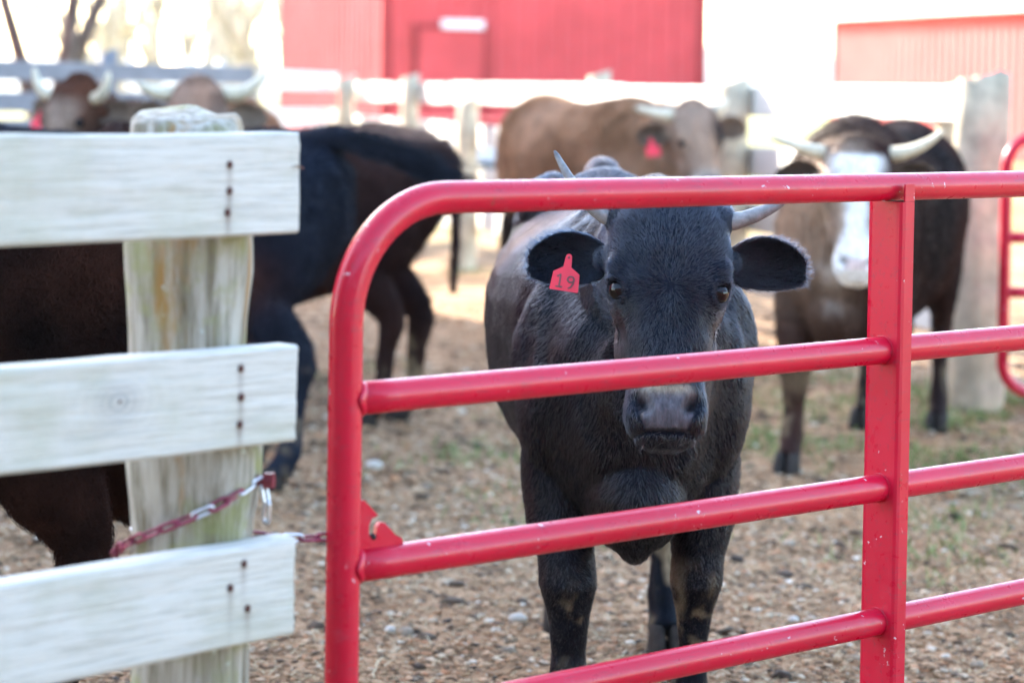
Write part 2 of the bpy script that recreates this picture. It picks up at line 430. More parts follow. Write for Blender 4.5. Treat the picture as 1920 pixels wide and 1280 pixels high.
def barn(label, corner, dir_front, len_front, len_side, eave, rise, mats, door=None):
    """corner: near corner shared by front and left wall; front runs along dir_front, left wall runs back-left"""
    rt_ = empty('barn', (*corner, 0))
    f = Vector(dir_front).normalized(); s_ = Vector((-f.y, f.x))      # s_: into the building, away from the front
    P = lambda a, b: ((f * a + s_ * b).x, (f * a + s_ * b).y)
    ribbed_wall('front_wall', P(0, 0), P(len_front, 0), 0, eave, mats['wall'], rt_)
    ribbed_wall('side_wall', P(0, len_side), P(0, 0), 0, eave, mats['wall'], rt_)
    ribbed_wall('side_wall', P(len_front, 0), P(len_front, len_side), 0, eave, mats['wall'], rt_)
    ribbed_wall('back_wall', P(len_front, len_side), P(0, len_side), 0, eave, mats['wall'], rt_)
    g = Geo()
    o = .35
    A = [(*P(-o, -o), eave - .06), (*P(len_front + o, -o), eave - .06), (*P(len_front + o, len_side + o), eave - .06), (*P(-o, len_side + o), eave - .06)]
    r0, r1 = (*P(-o, len_side / 2), eave + rise), (*P(len_front + o, len_side / 2), eave + rise)
    V = A + [r0, r1]; V = V + [(v[0], v[1], v[2] + .1) for v in V]
    F = [(0, 4, 5, 1), (3, 2, 5, 4), (6, 7, 11, 10), (9, 10, 11, 8), (0, 1, 7, 6), (2, 3, 9, 8), (0, 6, 10, 4), (4, 10, 9, 3), (1, 5, 11, 7), (5, 2, 8, 11)]
    link('roof', mesh_np('roof', V, F, False), mats['roof'], rt_)
    for q in (0, len_front):
        V = [(*P(q, 0), eave), (*P(q, len_side), eave), (*P(q, len_side / 2), eave + rise)]
        e = .05 if q == 0 else -.05
        V += [(*P(q + e, 0), eave), (*P(q + e, len_side), eave), (*P(q + e, len_side / 2), eave + rise)]
        link('gable', mesh_np('gable', V, [(0, 1, 2), (5, 4, 3), (0, 3, 4, 1), (1, 4, 5, 2), (2, 5, 3, 0)], False), mats['wall'], rt_)
    Mx = Matrix(((f.x, s_.x, 0, 0), (f.y, s_.y, 0, 0), (0, 0, 1, 0), (0, 0, 0, 1)))
    for a0, a1, b0, b1 in ((-.06, .10, -.06, .10), (len_front - .10, len_front + .06, -.06, .10)):
        g = Geo(); g.box((a0, b0, 0), (a1, b1, eave - .07), Mx); link('corner_trim', g.mesh('corner_trim', False), mats['trim'], rt_)
    if door:
        a0, a1, h = door
        g = Geo(); g.box((a0, -.075, .02), (a1, -.037, h), Mx); dr = link('door', g.mesh('door', False), mats['wall'], rt_)
        for q in ((a0 - .10, a0 - .002), (a1 + .002, a1 + .10)):
            g = Geo(); g.box((q[0], -.09, 0), (q[1], -.036, h + .1), Mx); link('door_trim', g.mesh('door_trim', False), mats['trim'], dr)
        g = Geo(); g.box((a0 - .002, -.09, h + .002), (a1 + .002, -.036, h + .1), Mx); link('door_trim', g.mesh('door_trim', False), mats['trim'], dr)
        g = Geo(); g.box((a0 + .10, -.055, 1.0), (a0 + .14, -.12, 1.12), Mx); link('handle', g.mesh('handle', False), mats['trim'], dr)
        g = Geo(); g.box((a0 + .42, -.16, h + .03), (a1 - .02, -.095, h + .19), Mx); link('sign_panel', g.mesh('sign_panel', False), M['lampwhite'], rt_)
    return tag(rt_, label, 'barn')
bm_ = dict(wall=M['barn'], roof=M['roof'], trim=M['barntrim'])
# centre barn: front wall turned a little to the right, left wall catches the sun
barn('tall red metal barn with a closed door, behind the white fence', (-2.43, 45.0), (.937, .35), 6.53, 7.5, 4.6, 1.6, bm_, (.68, 1.95, 2.48))
barn('sunlit pale red metal shed beyond the fence at far right', (8.0, 60.4), (2.85, -9.2), 26, 9, 3.28, 1.4, dict(wall=M['sunlit_red'], roof=M['roof'], trim=M['barn']))

# added barn with a lean-to, unseen at left, profile shaped to shade the pen
def added_shade_barn():
    ax_c = Vector((math.cos(SUN_AZ), math.sin(SUN_AZ), 0)); ax_a = Vector((math.sin(SUN_AZ), -math.cos(SUN_AZ), 0))
    r_ = empty('barn', (0, 0, 0)); o = ax_c * 3 + ax_a * -19.0; r_.location = o
    prof = [(-9, 0), (-9, 6.5), (-2, 11.6), (5.1, 9.5), (5.4, 7.2), (7.7, 6.4), (9.6, 5.8), (10.2, 0)]
    def prism(a0, a1, dz=0.0):
        V = []; n = len(prof)
        for a in (a0, a1):
            for c, z in prof: q = ax_c * (c - 3) + ax_a * a; V.append((q.x, q.y, z))
        return V, [tuple(range(n)), tuple(range(2 * n - 1, n - 1, -1))] + [(k, k + n, (k + 1) % n + n, (k + 1) % n) for k in range(n)]
    link('wall', mesh_np('wall', *prism(0, -14), False), M['barn'], r_)
    for k in range(1, 6):
        c0, z0 = prof[k]; c1, z1 = prof[k + 1]
        V = []
        for a in (.25, -14.25):
            for c, z in ((c0, z0 + .03), (c1, z1 + .03), (c1, z1 + .13), (c0, z0 + .13)): q = ax_c * (c - 3) + ax_a * a; V.append((q.x, q.y, z))
        link('roof', mesh_np('roof', V, [(0, 1, 2, 3), (7, 6, 5, 4), (0, 4, 5, 1), (1, 5, 6, 2), (2, 6, 7, 3), (3, 7, 4, 0)], False), M['roof'], r_)
    tag(r_, 'added barn with a lean-to, out of view at left, shading the pen', 'barn')
added_shade_barn()
barn('added dark barn behind the camera, blocking horizon light', (14, -7.5), (-1, 0), 28, 10, 5.6, 3.0, dict(wall=M['timber'], roof=M['timber'], trim=M['timber']))  # added, unseen: cuts low sky light from behind the camera

# ------------------------------------------------------------------ far fences
def plank_mesh(L, h, t, name='plank'):
    g = Geo(); g.box((0, -t / 2, -h / 2), (L, t / 2, h / 2)); return bevelled(g.mesh(name, False), min(t, h) * .12, 1)
def far_post(h, w, name='post', seed=0, n=10):
    g = Geo(); r_ = random.Random(seed); rings = []
    for k in range(6):
        z = h * k / 5; a = np.arange(n) * 2 * math.pi / n
        rr = w * .5 * (1 + .10 * np.array([r_.uniform(-1, 1) for _ in range(n)]))
        tilt = np.cos(a) * .15 * w * (k == 5)
        rings.append(np.column_stack([np.cos(a) * rr, np.sin(a) * rr, z + tilt]))
    rings.insert(0, rings[0] * [1, 1, 0] + [0, 0, -.3])
    g.loft(rings); return g.mesh(name, True)
def fence(label, pts, tops, bands, mats, posts, group=None, seed=0):
    """board fence along pts; tops: board-top height at each point; bands: (offset below top, height)"""
    r_ = empty('board_fence', (*pts[0], 0))
    rr = random.Random(seed)
    for i in range(len(pts) - 1):
        a, b = Vector((*pts[i], 0)), Vector((*pts[i + 1], 0)); d = b - a; L = d.length; rz = math.atan2(d.y, d.x)
        for off, h in bands:
            me = plank_mesh(L - .012, h, .035)
            o = link('plank', me, mats[0], r_, (a.x - pts[0][0], a.y - pts[0][1], tops[i] - off - h / 2 + rr.uniform(-.012, .012)))
            o.rotation_euler = (0, -math.atan2(tops[i + 1] - tops[i], L), rz)
    for k, (x_, y_, h, w) in enumerate(posts):
        link('post', far_post(h, w, seed=seed * 31 + k), mats[1], r_, (x_ - pts[0][0], y_ - pts[0][1], 0))
    return tag(r_, label, 'fence', group)
LA, LB = (-1.62, 23.5), (2.17, 11.1)
def onl(t, off=0.0): return (LA[0] + (LB[0] - LA[0]) * t - .956 * off, LA[1] + (LB[1] - LA[1]) * t - .292 * off)
tt = [0, .30, .62, .845, 1.0]
bands = [(0, .165), (.335, .165), (.67, .165), (1.0, .165)]
fence('sunlit white board fence running along the right side of the pen', [onl(t) for t in tt], [1.455] * 5, bands, (M['farwhite'], M['farpost']),
      [(*onl(.218, .10), 1.51, .15), (*onl(.367, .13), 1.32, .17), (*onl(.558, -.10), 1.53, .17), (*onl(.785, .12), 1.47, .20), (*onl(.96, -.10), 1.47, .16)], seed=1)
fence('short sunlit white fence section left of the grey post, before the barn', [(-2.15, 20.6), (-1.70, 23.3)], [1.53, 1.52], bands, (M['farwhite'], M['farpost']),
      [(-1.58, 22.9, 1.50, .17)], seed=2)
fence('shade-toned grey board fence behind the horned cattle at far left', [(-2.2, 20.5), (-3.3, 19.2), (-4.6, 17.6)], [1.57, 1.575, 1.58], [(0, .15), (.24, .15), (.47, .15), (.70, .15), (.93, .15)], (M['fargrey'], M['fargrey']),
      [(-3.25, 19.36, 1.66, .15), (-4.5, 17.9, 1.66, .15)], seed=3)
# the old gate post at right
def old_post(name, label, loc, h, w, seed):
    g = Geo(); n = 18; r_ = np.random.default_rng(seed); a = np.arange(n) * 2 * math.pi / n
    lob = 1 + .10 * np.cos(3 * a + 1) + .06 * r_.normal(size=n)
    rings = []
    for k in range(9):
        z = -.3 + (h + .3) * k / 8; q = lob * (1 + .04 * r_.normal(size=n)) * w * .5
        top = (.10 * np.cos(a + .6) * w + .008 * r_.normal(size=n)) if k == 8 else 0
        rings.append(np.column_stack([np.cos(a) * q + .01 * math.sin(k), np.sin(a) * q, np.full(n, z) + top]))
    g.loft(rings)
    return tag(link(name, g.mesh(name), M['farpost'], None, loc), label, 'post')
old_post('fence_post', 'thick split grey wooden post at the end of the far white fence', (2.12, 10.95, 0), 1.50, .24, 5)

# ------------------------------------------------------------------ trees
def bare_tree(g, base, h, r, seed, depth=4, lean=(0, 0), first=.35, spread=.55):
    rr = random.Random(seed)
    def grow(p, d, L, rad, lev):
        pts = [p]; rs = [rad]; q = p.copy(); dd = d.copy(); k = 4 if lev else 5
        for i in range(k):
            dd = (dd + Vector((rr.uniform(-1, 1), rr.uniform(-1, 1), rr.uniform(-.3, .7))) * .10).normalized()
            q = q + dd * L / k; pts.append(q.copy()); rs.append(rad * (1 - .45 * (i + 1) / k))
        g.tube([tuple(v) for v in pts], rs, 8 if lev < 2 else (5 if lev < 3 else 3))
        if lev >= depth: return
        for c in range(3 if lev else 4):
            t = rr.uniform(.45, 1); i = min(k, max(1, round(t * k)))
            nd = (dd + Vector((rr.uniform(-1, 1), rr.uniform(-1, 1), rr.uniform(-.1, .6))) * spread * 1.4).normalized()
            grow(pts[i], nd, L * rr.uniform(.5, .75), rs[i] * rr.uniform(.5, .7), lev + 1)
    grow(Vector(base), Vector((lean[0], lean[1], 1)).normalized(), h * first, r, 0)
def forked_tree():
    r_ = empty('bare_tree', (-4.95, 25.5, 0))
    g = Geo(); g.tube([(0, 0, -.2), (.02, 0, .6), (.05, 0, 1.25)], [.30, .22, .19], 14); link('trunk', g.mesh('trunk'), M['bark'], r_)
    for a, b in (([(-.05, 0, .9), (-.28, .1, 1.7), (-.55, .1, 2.6), (-.9, .1, 4.2)], .085), ([(.10, 0, .95), (.26, -.1, 1.7), (.37, -.1, 2.6), (.42, 0, 4.2)], .09), ([(.24, 0, 1.4), (.46, .05, 2.0), (.80, .05, 2.8), (1.5, .1, 4.2)], .08)):
        g = Geo(); g.tube(a, [b * 1.15, b, b * .85, b * .6], 10); lm = link('limb', g.mesh('limb'), M['bark'], r_)
        g = Geo(); d = Vector(a[3]) - Vector(a[2])
        for k in range(3): bare_tree(g, a[3], 4.5, b * .5, 40 + k + int(b * 100), 2, (d.x * .5 + .4 * (k - 1), .2 * (k - 1)), .45)
        link('twigs', g.mesh('twigs'), M['bark'], lm)
    tag(r_, 'bare grey tree with forked trunk behind the left fence', 'tree')
forked_tree()
g = Geo()
for k in range(46):
    xx = -30 + 22 * random.random() if k < 32 else random.uniform(-11, -5); yy = random.uniform(75, 110)
    bare_tree(g, (xx * .9, yy, 0), random.uniform(7, 12), .24, 100 + k, 3, (0, 0), .38, .6)
tag(link('distant_woods', g.mesh('distant_woods'), M['twig']), 'pale bare woods far behind the left fence', 'woods', kind='stuff')
# low wooded hills on the horizon
hx = np.linspace(-260, 320, 120); V = []; F = []
for i, x_ in enumerate(hx):
    hgt = 4.2 + 2.2 * math.sin(x_ * .021 + 1.0) + 1.0 * math.sin(x_ * .073) + .7 * vnoise(np.array([[x_, 0, 0]]), .22, 3)[0]
    V += [(x_, 300, -.5), (x_, 318, max(.8, hgt)), (x_, 345, max(.5, hgt * .8)), (x_, 420, -.5)]
for i in range(len(hx) - 1):
    for k in range(3): F.append((4 * i + k, 4 * i + 4 + k, 4 * i + 5 + k, 4 * i + 1 + k))
tag(link('hills', mesh_np('hills', V, F), m_simple('pale_winter_hills', (.34, .33, .29), .95, .1, 0, .12, .25)), kind='structure')
for k, (px, yy, h) in enumerate([(-6.65, 42, 1.86), (-5.63, 42, 1.85), (-5.22, 43, 1.83), (-4.2, 42, 1.84)]):
    o = link('white_post', far_post(h, .15, 'white_post', 70 + k), M['farwhite'], None, (px, yy, 0))
    tag(o, ['leftmost white post standing far behind the grey fence', 'second white post from the left, far behind the grey fence', 'third white post from the left, far behind the grey fence', 'white post far behind the cattle, nearest the red barn'][k], 'post', 'white posts beyond the pen')
# trailer beyond the fence
def trailer():
    r_ = empty('farm_trailer', (-.95, 27.5, 0), R(8))
    g = Geo(); g.box((-.9, -.7, .5), (1.1, .7, .98)); link('body', bevelled(g.mesh('body', False), .03), M['trailer'], r_)
    g = Geo(); g.box((-.95, -.74, .985), (1.15, .74, 1.06)); link('top_rail', g.mesh('top_rail', False), M['barntrim'], r_)
    for s_ in (-1, 1):
        for xx in (-.4, .55):
            g = Geo(); a = np.arange(20) * 2 * math.pi / 20
            g.loft([np.column_stack([np.cos(a) * q + xx, np.full(20, s_ * .72 + w), np.sin(a) * q + .3]) for q, w in ((.22, -.09), (.3, -.08), (.3, .08), (.22, .09))])
            link('wheel', g.mesh('wheel'), M['rubber'], r_)
    g = Geo(); g.box((1.1, -.05, .45), (2.0, .05, .53)); link('drawbar', g.mesh('drawbar', False), M['barntrim'], r_)
    tag(r_, 'grey farm trailer with a dark red rim, seen through the fence', 'trailer')
trailer()

# ------------------------------------------------------------------ tube gates
def arc_pts(c, r, a0, a1, n):
    return [(c[0] + r * math.cos(a0 + (a1 - a0) * k / n), 0, c[1] + r * math.sin(a0 + (a1 - a0) * k / n)) for k in range(n + 1)]
def tube_gate(label, loc, rz, length, rails, bottom, rad, corner, stay_x, seed=0, latch=True):
    r_ = empty('tube_gate', loc, rz)
    top = rails[0]; c = corner
    pts = [(0, 0, z) for z in np.linspace(bottom + c, top - c, 12)][:-1] + arc_pts((c, top - c), c, math.pi, math.pi / 2, 14)
    pts += [(x_, 0, top) for x_ in np.linspace(c, length - c, 16)][1:-1] + arc_pts((length - c, top - c), c, math.pi / 2, 0, 14)
    pts += [(length, 0, z) for z in np.linspace(top - c, bottom + c, 12)][1:-1] + arc_pts((length - c, bottom + c), c, 0, -math.pi / 2, 14)
    pts += [(x_, 0, bottom) for x_ in np.linspace(length - c, c, 16)][1:-1] + arc_pts((c, bottom + c), c, -math.pi / 2, -math.pi, 14)
    # closed sweep in the gate plane
    n = 24; a = np.arange(n) * 2 * math.pi / n; P = np.array(pts); N = len(P); V = []; F = []
    for i in range(N):
        d = P[(i + 1) % N] - P[i - 1]; d /= np.linalg.norm(d); u = np.array((0, 1.0, 0)); w = np.cross(d, u)
        V += list(P[i] + np.outer(np.cos(a) * rad, u) + np.outer(np.sin(a) * rad, w))
    for i in range(N):
        j = (i + 1) % N
        for k in range(n): F.append((i * n + k, i * n + (k + 1) % n, j * n + (k + 1) % n, j * n + k))
    link('frame_tube', mesh_np('frame_tube', V, F), M['gate'], r_)
    for z in rails[1:]:
        g = Geo(); g.tube([(x_, 0, z) for x_ in np.linspace(rad * .55, length - rad * .55, 40)], rad * .985, 24)
        rail = link('rail', g.mesh('rail'), M['gate'], r_)
        for q in (rad, length - rad):
            g = Geo(); sg = 1 if q < 1 else -1
            a_ = np.arange(20) * 2 * math.pi / 20
            g.loft([np.column_stack([np.full(20, q + sg * dx) - sg * (rad - np.sqrt(np.maximum(rad ** 2 - (np.sin(a_) * 0 + np.cos(a_) * rr_) ** 2 * .8, 0))) , np.cos(a_) * rr_, z + np.sin(a_) * rr_]) for dx, rr_ in ((-.004, rad * .9), (-.001, rad * 1.10), (.005, rad * 1.06), (.009, rad * .97))], False)
            link('weld', g.mesh('weld'), M['gate'], rail)
    for sx in stay_x:
        # U-shaped stay: web across the rails, two flanges, thin steel with rounded bends
        W, Fl, t = .082, .034, .0035
        prof = [(Fl, -W / 2), (.010, -W / 2), (.004, -W / 2 + .002), (.001, -W / 2 + .007), (0, -W / 2 + .013), (0, W / 2 - .013), (.001, W / 2 - .007), (.004, W / 2 - .002), (.010, W / 2), (Fl, W / 2)]
        inner = [(Fl, -W / 2 + t), (.011, -W / 2 + t), (.0065, -W / 2 + t + .002), (.0045, -W / 2 + t + .006), (t, -W / 2 + .015), (t, W / 2 - .015), (.0045, W / 2 - t - .006), (.0065, W / 2 - t - .002), (.011, W / 2 - t), (Fl, W / 2 - t)]
        loop = prof + inner[::-1]
        g = Geo(); z1 = top - rad * 1.02
        g.loft([np.array([(sx + x_, y_, z) for x_, y_ in loop][::-1]) for z in np.linspace(bottom + rad * 1.02, z1, 14)])
        st = link('stay', g.mesh('stay', False), M['gate'], r_)
        for sgn in (-1, 1):
            g = Geo(); y0_, y1_ = sorted((sgn * (W / 2), sgn * (W / 2 - t)))
            g.box((sx + .008, y0_, z1 + .0005), (sx + Fl, y1_, top + rad * .25)); link('tab', g.mesh('tab', False), M['gate'], st)
        for z in rails[1:]:
            g = Geo(); a_ = np.arange(28) * 2 * math.pi / 28
            g.loft([np.column_stack([np.full(28, sx - dx), np.cos(a_) * q, z + np.sin(a_) * q]) for dx, q in ((.0002, rad * 1.00), (.0002, rad * 1.09), (.0012, rad * 1.08), (.0016, rad * 1.03), (.001, rad * .99))], False)
            link('collar', g.mesh('collar'), M['gate'], st)
    if latch:
        out = [(.024, .813), (.036, .811), (.062, .786), (.049, .781), (.045, .770), (.0455, .757), (.052, .751), (.059, .757), (.061, .769), (.067, .775), (.076, .773), (.098, .751), (.108, .747), (.1125, .738), (.106, .727), (.099, .733), (.094, .728), (.094, .722), (.024, .722)]
        out = [(x_, z - .012 + (.012 if z < .73 else 0)) for x_, z in out]
        V = [(x_, -.004, z) for x_, z in out] + [(x_, .004, z) for x_, z in out]; k = len(out)
        F = [tuple(range(k))[::-1], tuple(range(k, 2 * k))] + [(i, (i + 1) % k, (i + 1) % k + k, i + k) for i in range(k)]
        pl = link('latch_plate', mesh_np('latch_plate', V, F, False), M['gate'], r_)
        g = Geo(); g.tube([(.054, -.0055, .742), (.054, .0055, .742)], .0045, 12); link('rivet', g.mesh('rivet'), M['rubber'], pl)
    return tag(r_, label, 'gate')
tube_gate('red tubular steel gate in front of the black cow', (-.2428, 3.584, 0), R(41.34), 2.75, [1.2502, .9526, .7008, .4544, .22], .22, .0254, .185, [1.228], 1)
tube_gate('red tubular gate standing in the background beside the thick grey post', (2.16, 10.55, 0), R(12), 2.4, [1.245, 1.02, .80, .56, .36], .12, .0254, .14, [1.1], 2, False)
old_post('fence_post', 'wooden hinge post at the right end of the near red gate', (-.2428 + .751 * 2.93, 3.584 + .66 * 2.93, 0), 1.45, .18, 9)

# ------------------------------------------------------------------ near white fence
FX, FY, FA = -.2997, 3.4324, R(46.96)
nf = empty('board_fence', (FX, FY, 0), FA)
tag(nf, 'weathered white board fence with a mossy post at near left', 'fence')
def near_plank(z0, z1, L, t, tilt, nails, seed, notch=None, knot=None):
    h = z1 - z0; zc = (z0 + z1) / 2
    nxs, nzs, b = 260, 27, .004
    xs = -L + L * np.linspace(0, 1, nxs) ** .45; r_ = np.random.default_rng(seed)
    fz = np.linspace(-.5, .5, nzs)
    V = []; F = []; rust = []; knots = []
    endj = np.cumsum(r_.normal(size=nzs)) * .0006; endj -= endj.mean()
    for i, x_ in enumerate(xs):
        q = np.array([[x_, 0, 0]]); lo, hi = -h / 2 + vnoise(q, 7, seed)[0] * .002, h / 2 + vnoise(q, 9, seed + 3)[0] * .002
        zz = lo + b + (hi - lo - 2 * b) * (fz + .5)
        Q = np.column_stack([np.full(nzs, x_ * 3.0), np.zeros(nzs), zz * 60])
        yy = vnoise(Q, 1.0, seed + 5) * .0011 + vnoise(Q * [4, 1, 2.4], 1.0, seed + 7) * .0006
        dx = endj * max(0, 1 - (xs[-1] - x_) / .01) - (.0045 if i == nxs - 1 else 0)
        ring = [(x_ + dx.mean() if hasattr(dx, 'mean') else x_, b, lo)] + [(x_ + (dx[k] if hasattr(dx, '__len__') else dx), yy[k] + (.003 if i == nxs - 1 else 0), zz[k]) for k in range(nzs)] + [(x_, b, hi), (x_, t - b, hi), (x_, t, hi - b), (x_, t, lo + b), (x_, t - b, lo)]
        V += ring
        rv = np.zeros(len(ring))
        for nx_, nz in nails:
            dz = (nz - zc) - zz
            rv[1:nzs + 1] += np.exp(-((x_ - nx_) / .0055) ** 2) * (np.where(dz > 0, np.exp(-dz / .030), np.exp(-(dz / .006) ** 2))) * .75
        rust += list(np.clip(rv, 0, .8))
        kv = np.zeros(len(ring))
        if knot:
            rk = np.sqrt(((x_ - knot[0]) * .72) ** 2 + (zz - (knot[1] - zc)) ** 2); kv[1:nzs + 1] = np.exp(-(rk / .026) ** 3) * (.45 + .4 * np.cos(rk * 620)) + .22 * np.exp(-(rk / .055) ** 2) * (.5 + .5 * np.cos(rk * 480))
        knots += list(np.clip(kv, 0, .85))
    n = nzs + 6
    for i in range(nxs - 1):
        for k in range(n): F.append((i * n + k, (i + 1) * n + k, (i + 1) * n + (k + 1) % n, i * n + (k + 1) % n))
    F.append(tuple(range(n))); F.append(tuple((nxs - 1) * n + k for k in range(n - 1, -1, -1)))
    me = mesh_np('plank', V, F, False)
    bm = bmesh.new(); bm.from_mesh(me); bmesh.ops.recalc_face_normals(bm, faces=list(bm.faces)); bm.to_mesh(me); bm.free()
    at = me.attributes.new('rust', 'FLOAT', 'POINT'); at.data.foreach_set('value', np.array(rust, np.float32))
    at = me.attributes.new('knot', 'FLOAT', 'POINT'); at.data.foreach_set('value', np.array(knots, np.float32))
    o = link('plank', me, M['board'], nf, (0, 0, zc), (0, -tilt, 0))
    if notch is not None:   # a split running in from the end of the board
        gg = Geo(); zz = notch - zc
        gg.loft([np.array([(-.018 + .0225 * k / 5, -.0007, zz + .0004 + .0022 * (k / 5) ** 2 + .002 * math.sin(k)), (-.018 + .0225 * k / 5, -.0007, zz - .0004 - .0022 * (k / 5) ** 2 + .002 * math.sin(k)), (-.018 + .0225 * k / 5, .003, zz + .002 * math.sin(k))]) for k in range(6)])
        link('split', gg.mesh('split', False), M['nail'], o)
    for nx_, nz in nails:
        gg = Geo(); a = np.arange(12) * 2 * math.pi / 12
        gg.loft([np.column_stack([np.cos(a) * q * .98, np.full(12, yy), np.sin(a) * q]) for q, yy in ((.0052, .004), (.0054, -.0008), (.0045, -.0022), (.002, -.0028))])
        link('nail', gg.mesh('nail'), M['nail'], o, (nx_, 0, nz - zc))
    if knot:
        gg = Geo(); gg.tube([(0, .001, 0), (0, -.0015, 0)], .0022, 8); link('knot_hole', gg.mesh('knot_hole'), M['nail'], o, (knot[0] + .002, -.0004, knot[1] - zc + .001))
    return o
near_plank(1.2085, 1.3511, 1.6, .042, .0017, [(-.132, 1.308), (-.132, 1.272), (-.135, 1.242)], 1, 1.303)
near_plank(.9118, 1.0488, 1.6, .048, -.0086, [(-.108, 1.023), (-.106, .983), (-.108, .945)], 2, None, (-.32, .992))
near_plank(.6333, .7734, 1.6, .048, -.0056, [(-.098, .749), (-.122, .718), (-.090, .685)], 3)
near_plank(.30, .44, 1.6, .045, .002, [(-.1, .40), (-.1, .34)], 4)
def near_post(cx, cy, prof, seed, flat_front=True):
    g = Geo(); n = 28; a = np.arange(n) * 2 * math.pi / n; rings = []
    zs = np.concatenate([np.linspace(-.3, 1.33, 46), [1.345, 1.364, 1.372]])
    pz = [p[0] for p in prof]
    for i, z in enumerate(zs):
        off = np.interp(z, pz, [p[1] for p in prof]); r0 = np.interp(z, pz, [p[2] for p in prof])
        q = np.column_stack([np.cos(a) * 2, np.sin(a) * 2, np.full(n, z * 3)])
        # rounded-square section with weathered facets and checks running up the grain
        sq = 1 / np.power(np.abs(np.cos(a + .8)) ** 3.2 + np.abs(np.sin(a + .8)) ** 3.2, 1 / 3.2)
        rr = r0 * (1.0 * sq * .97) * (1 + .035 * vnoise(q, 1.6, seed) + .025 * vnoise(q * [1, 1, .25], 6, seed + 1))
        zt = z + (vnoise(np.column_stack([np.cos(a), np.sin(a), a * 0]), 1.5, seed + 2) * .012 + np.cos(a - .5) * .006 if i >= len(zs) - 3 else 0)
        rings.append(np.column_stack([cx + np.cos(a) * rr + off * math.cos(FA), cy + np.sin(a) * rr - off * math.sin(FA), np.full(n, 0) + zt]))
    g.loft(rings); return link('post', g.mesh('post'), M['post'], nf)
PP = [(-.3, .007, .085), (.6, .007, .085), (.79, .007, .087), (.85, .010, .096), (.895, .009, .099), (.93, .003, .088), (1.05, -.002, .083), (1.10, -.002, .086), (1.14, -.001, .091), (1.19, -.003, .092), (1.30, -.004, .086), (1.345, -.006, .082), (1.364, -.008, .079), (1.372, -.008, .072)]
near_post(-.079, .148, PP, 4)
g = Geo(); g.tube([(-.060, .12, .849), (-.030, .062, .851), (-.018, .046, .852)], .0075, 12); bl = link('bolt', g.mesh('bolt'), M['bolt'], nf)
g = Geo(); g.tube([(-.0195, .048, .852), (-.0115, .037, .8525)], .0125, 6); link('nut', g.mesh('nut', False), M['bolt'], bl)
near_post(-1.45, .142, [(p[0], p[1] * .6, p[2] * .97) for p in PP], 8)

# ------------------------------------------------------------------ chain
def link_mesh(L=.032, wd=.0115, r=.0026):
    pts = []
    for k in range(9): t = math.pi * k / 8; pts.append((L / 2 - wd / 2 + wd / 2 * math.sin(t), wd / 2 * math.cos(t), 0))
    for k in range(9): t = math.pi * k / 8; pts.append((-L / 2 + wd / 2 - wd / 2 * math.sin(t), -wd / 2 * math.cos(t), 0))
    P = np.array(pts); N = len(P); n = 8; a = np.arange(n) * 2 * math.pi / n; V = []; F = []
    for i in range(N):
        d = P[(i + 1) % N] - P[i - 1]; d /= np.linalg.norm(d); w = np.array((0, 0, 1.0)); u = np.cross(w, d)
        V += list(P[i] + np.outer(np.cos(a) * r, u) + np.outer(np.sin(a) * r, w))
    for i in range(N):
        j = (i + 1) % N
        for k in range(n): F.append((i * n + k, i * n + (k + 1) % n, j * n + (k + 1) % n, j * n + k))
    return mesh_np('chain_link', V, F)
LM = [link_mesh(), link_mesh()]
LM[0].materials.append(M['zinc']); LM[1].materials.append(M['chainred'])
ch = empty('chain', (FX, FY, 0), FA)
def chain_run(pts, colors, start_roll=0.0):
    P = [Vector(p) for p in pts]; seg = [(P[i + 1] - P[i]).length for i in range(len(P) - 1)]; tot = sum(seg); step = .0262
    k = 0; s_ = step / 2
    while s_ < tot:
        q = s_; i = 0
        while i < len(seg) - 1 and q > seg[i]: q -= seg[i]; i += 1
        p = P[i].lerp(P[i + 1], q / seg[i])
        q2 = s_ + .008; i2 = 0
        while i2 < len(seg) - 1 and q2 > seg[i2]: q2 -= seg[i2]; i2 += 1
        d = (P[i2].lerp(P[i2 + 1], min(1.2, q2 / seg[i2])) - p).normalized()
        rot = d.to_track_quat('X', 'Z').to_matrix() @ Matrix.Rotation(start_roll + (math.pi / 2) * (k % 2) + random.uniform(-.15, .15), 3, 'X')
        o = link('chain_link', LM[colors(k)], None, ch, p); o.rotation_euler = rot.to_euler()
        s_ += step; k += 1
# from the bolt, slanting down across the post to its left edge
chain_run([(-.022, .053, .852)] + [(-.083 + .103 * math.cos(R(t)), .142 + .103 * math.sin(R(t)), .850 - .118 * (f / 8) ** 1.05) for f, t in enumerate(np.linspace(-72, -232, 9))], lambda k: 0 if k in (0, 1, 4) else 1, .9)
chain_run([(-.020, .050, .846), (-.018, .044, .82), (-.018, .046, .786)], lambda k: 0, .2)
chain_run([(-.10, .245, .764), (0.0, .22, .757), (.03, .175, .753), (.06, .125, .750), (.085, .10, .748), (.11, .085, .747), (.135, .085, .746)], lambda k: 1 if k % 3 else 0, .4)
tag(ch, 'zinc and maroon chain hooked on the mossy post and tied to the gate', 'chain')


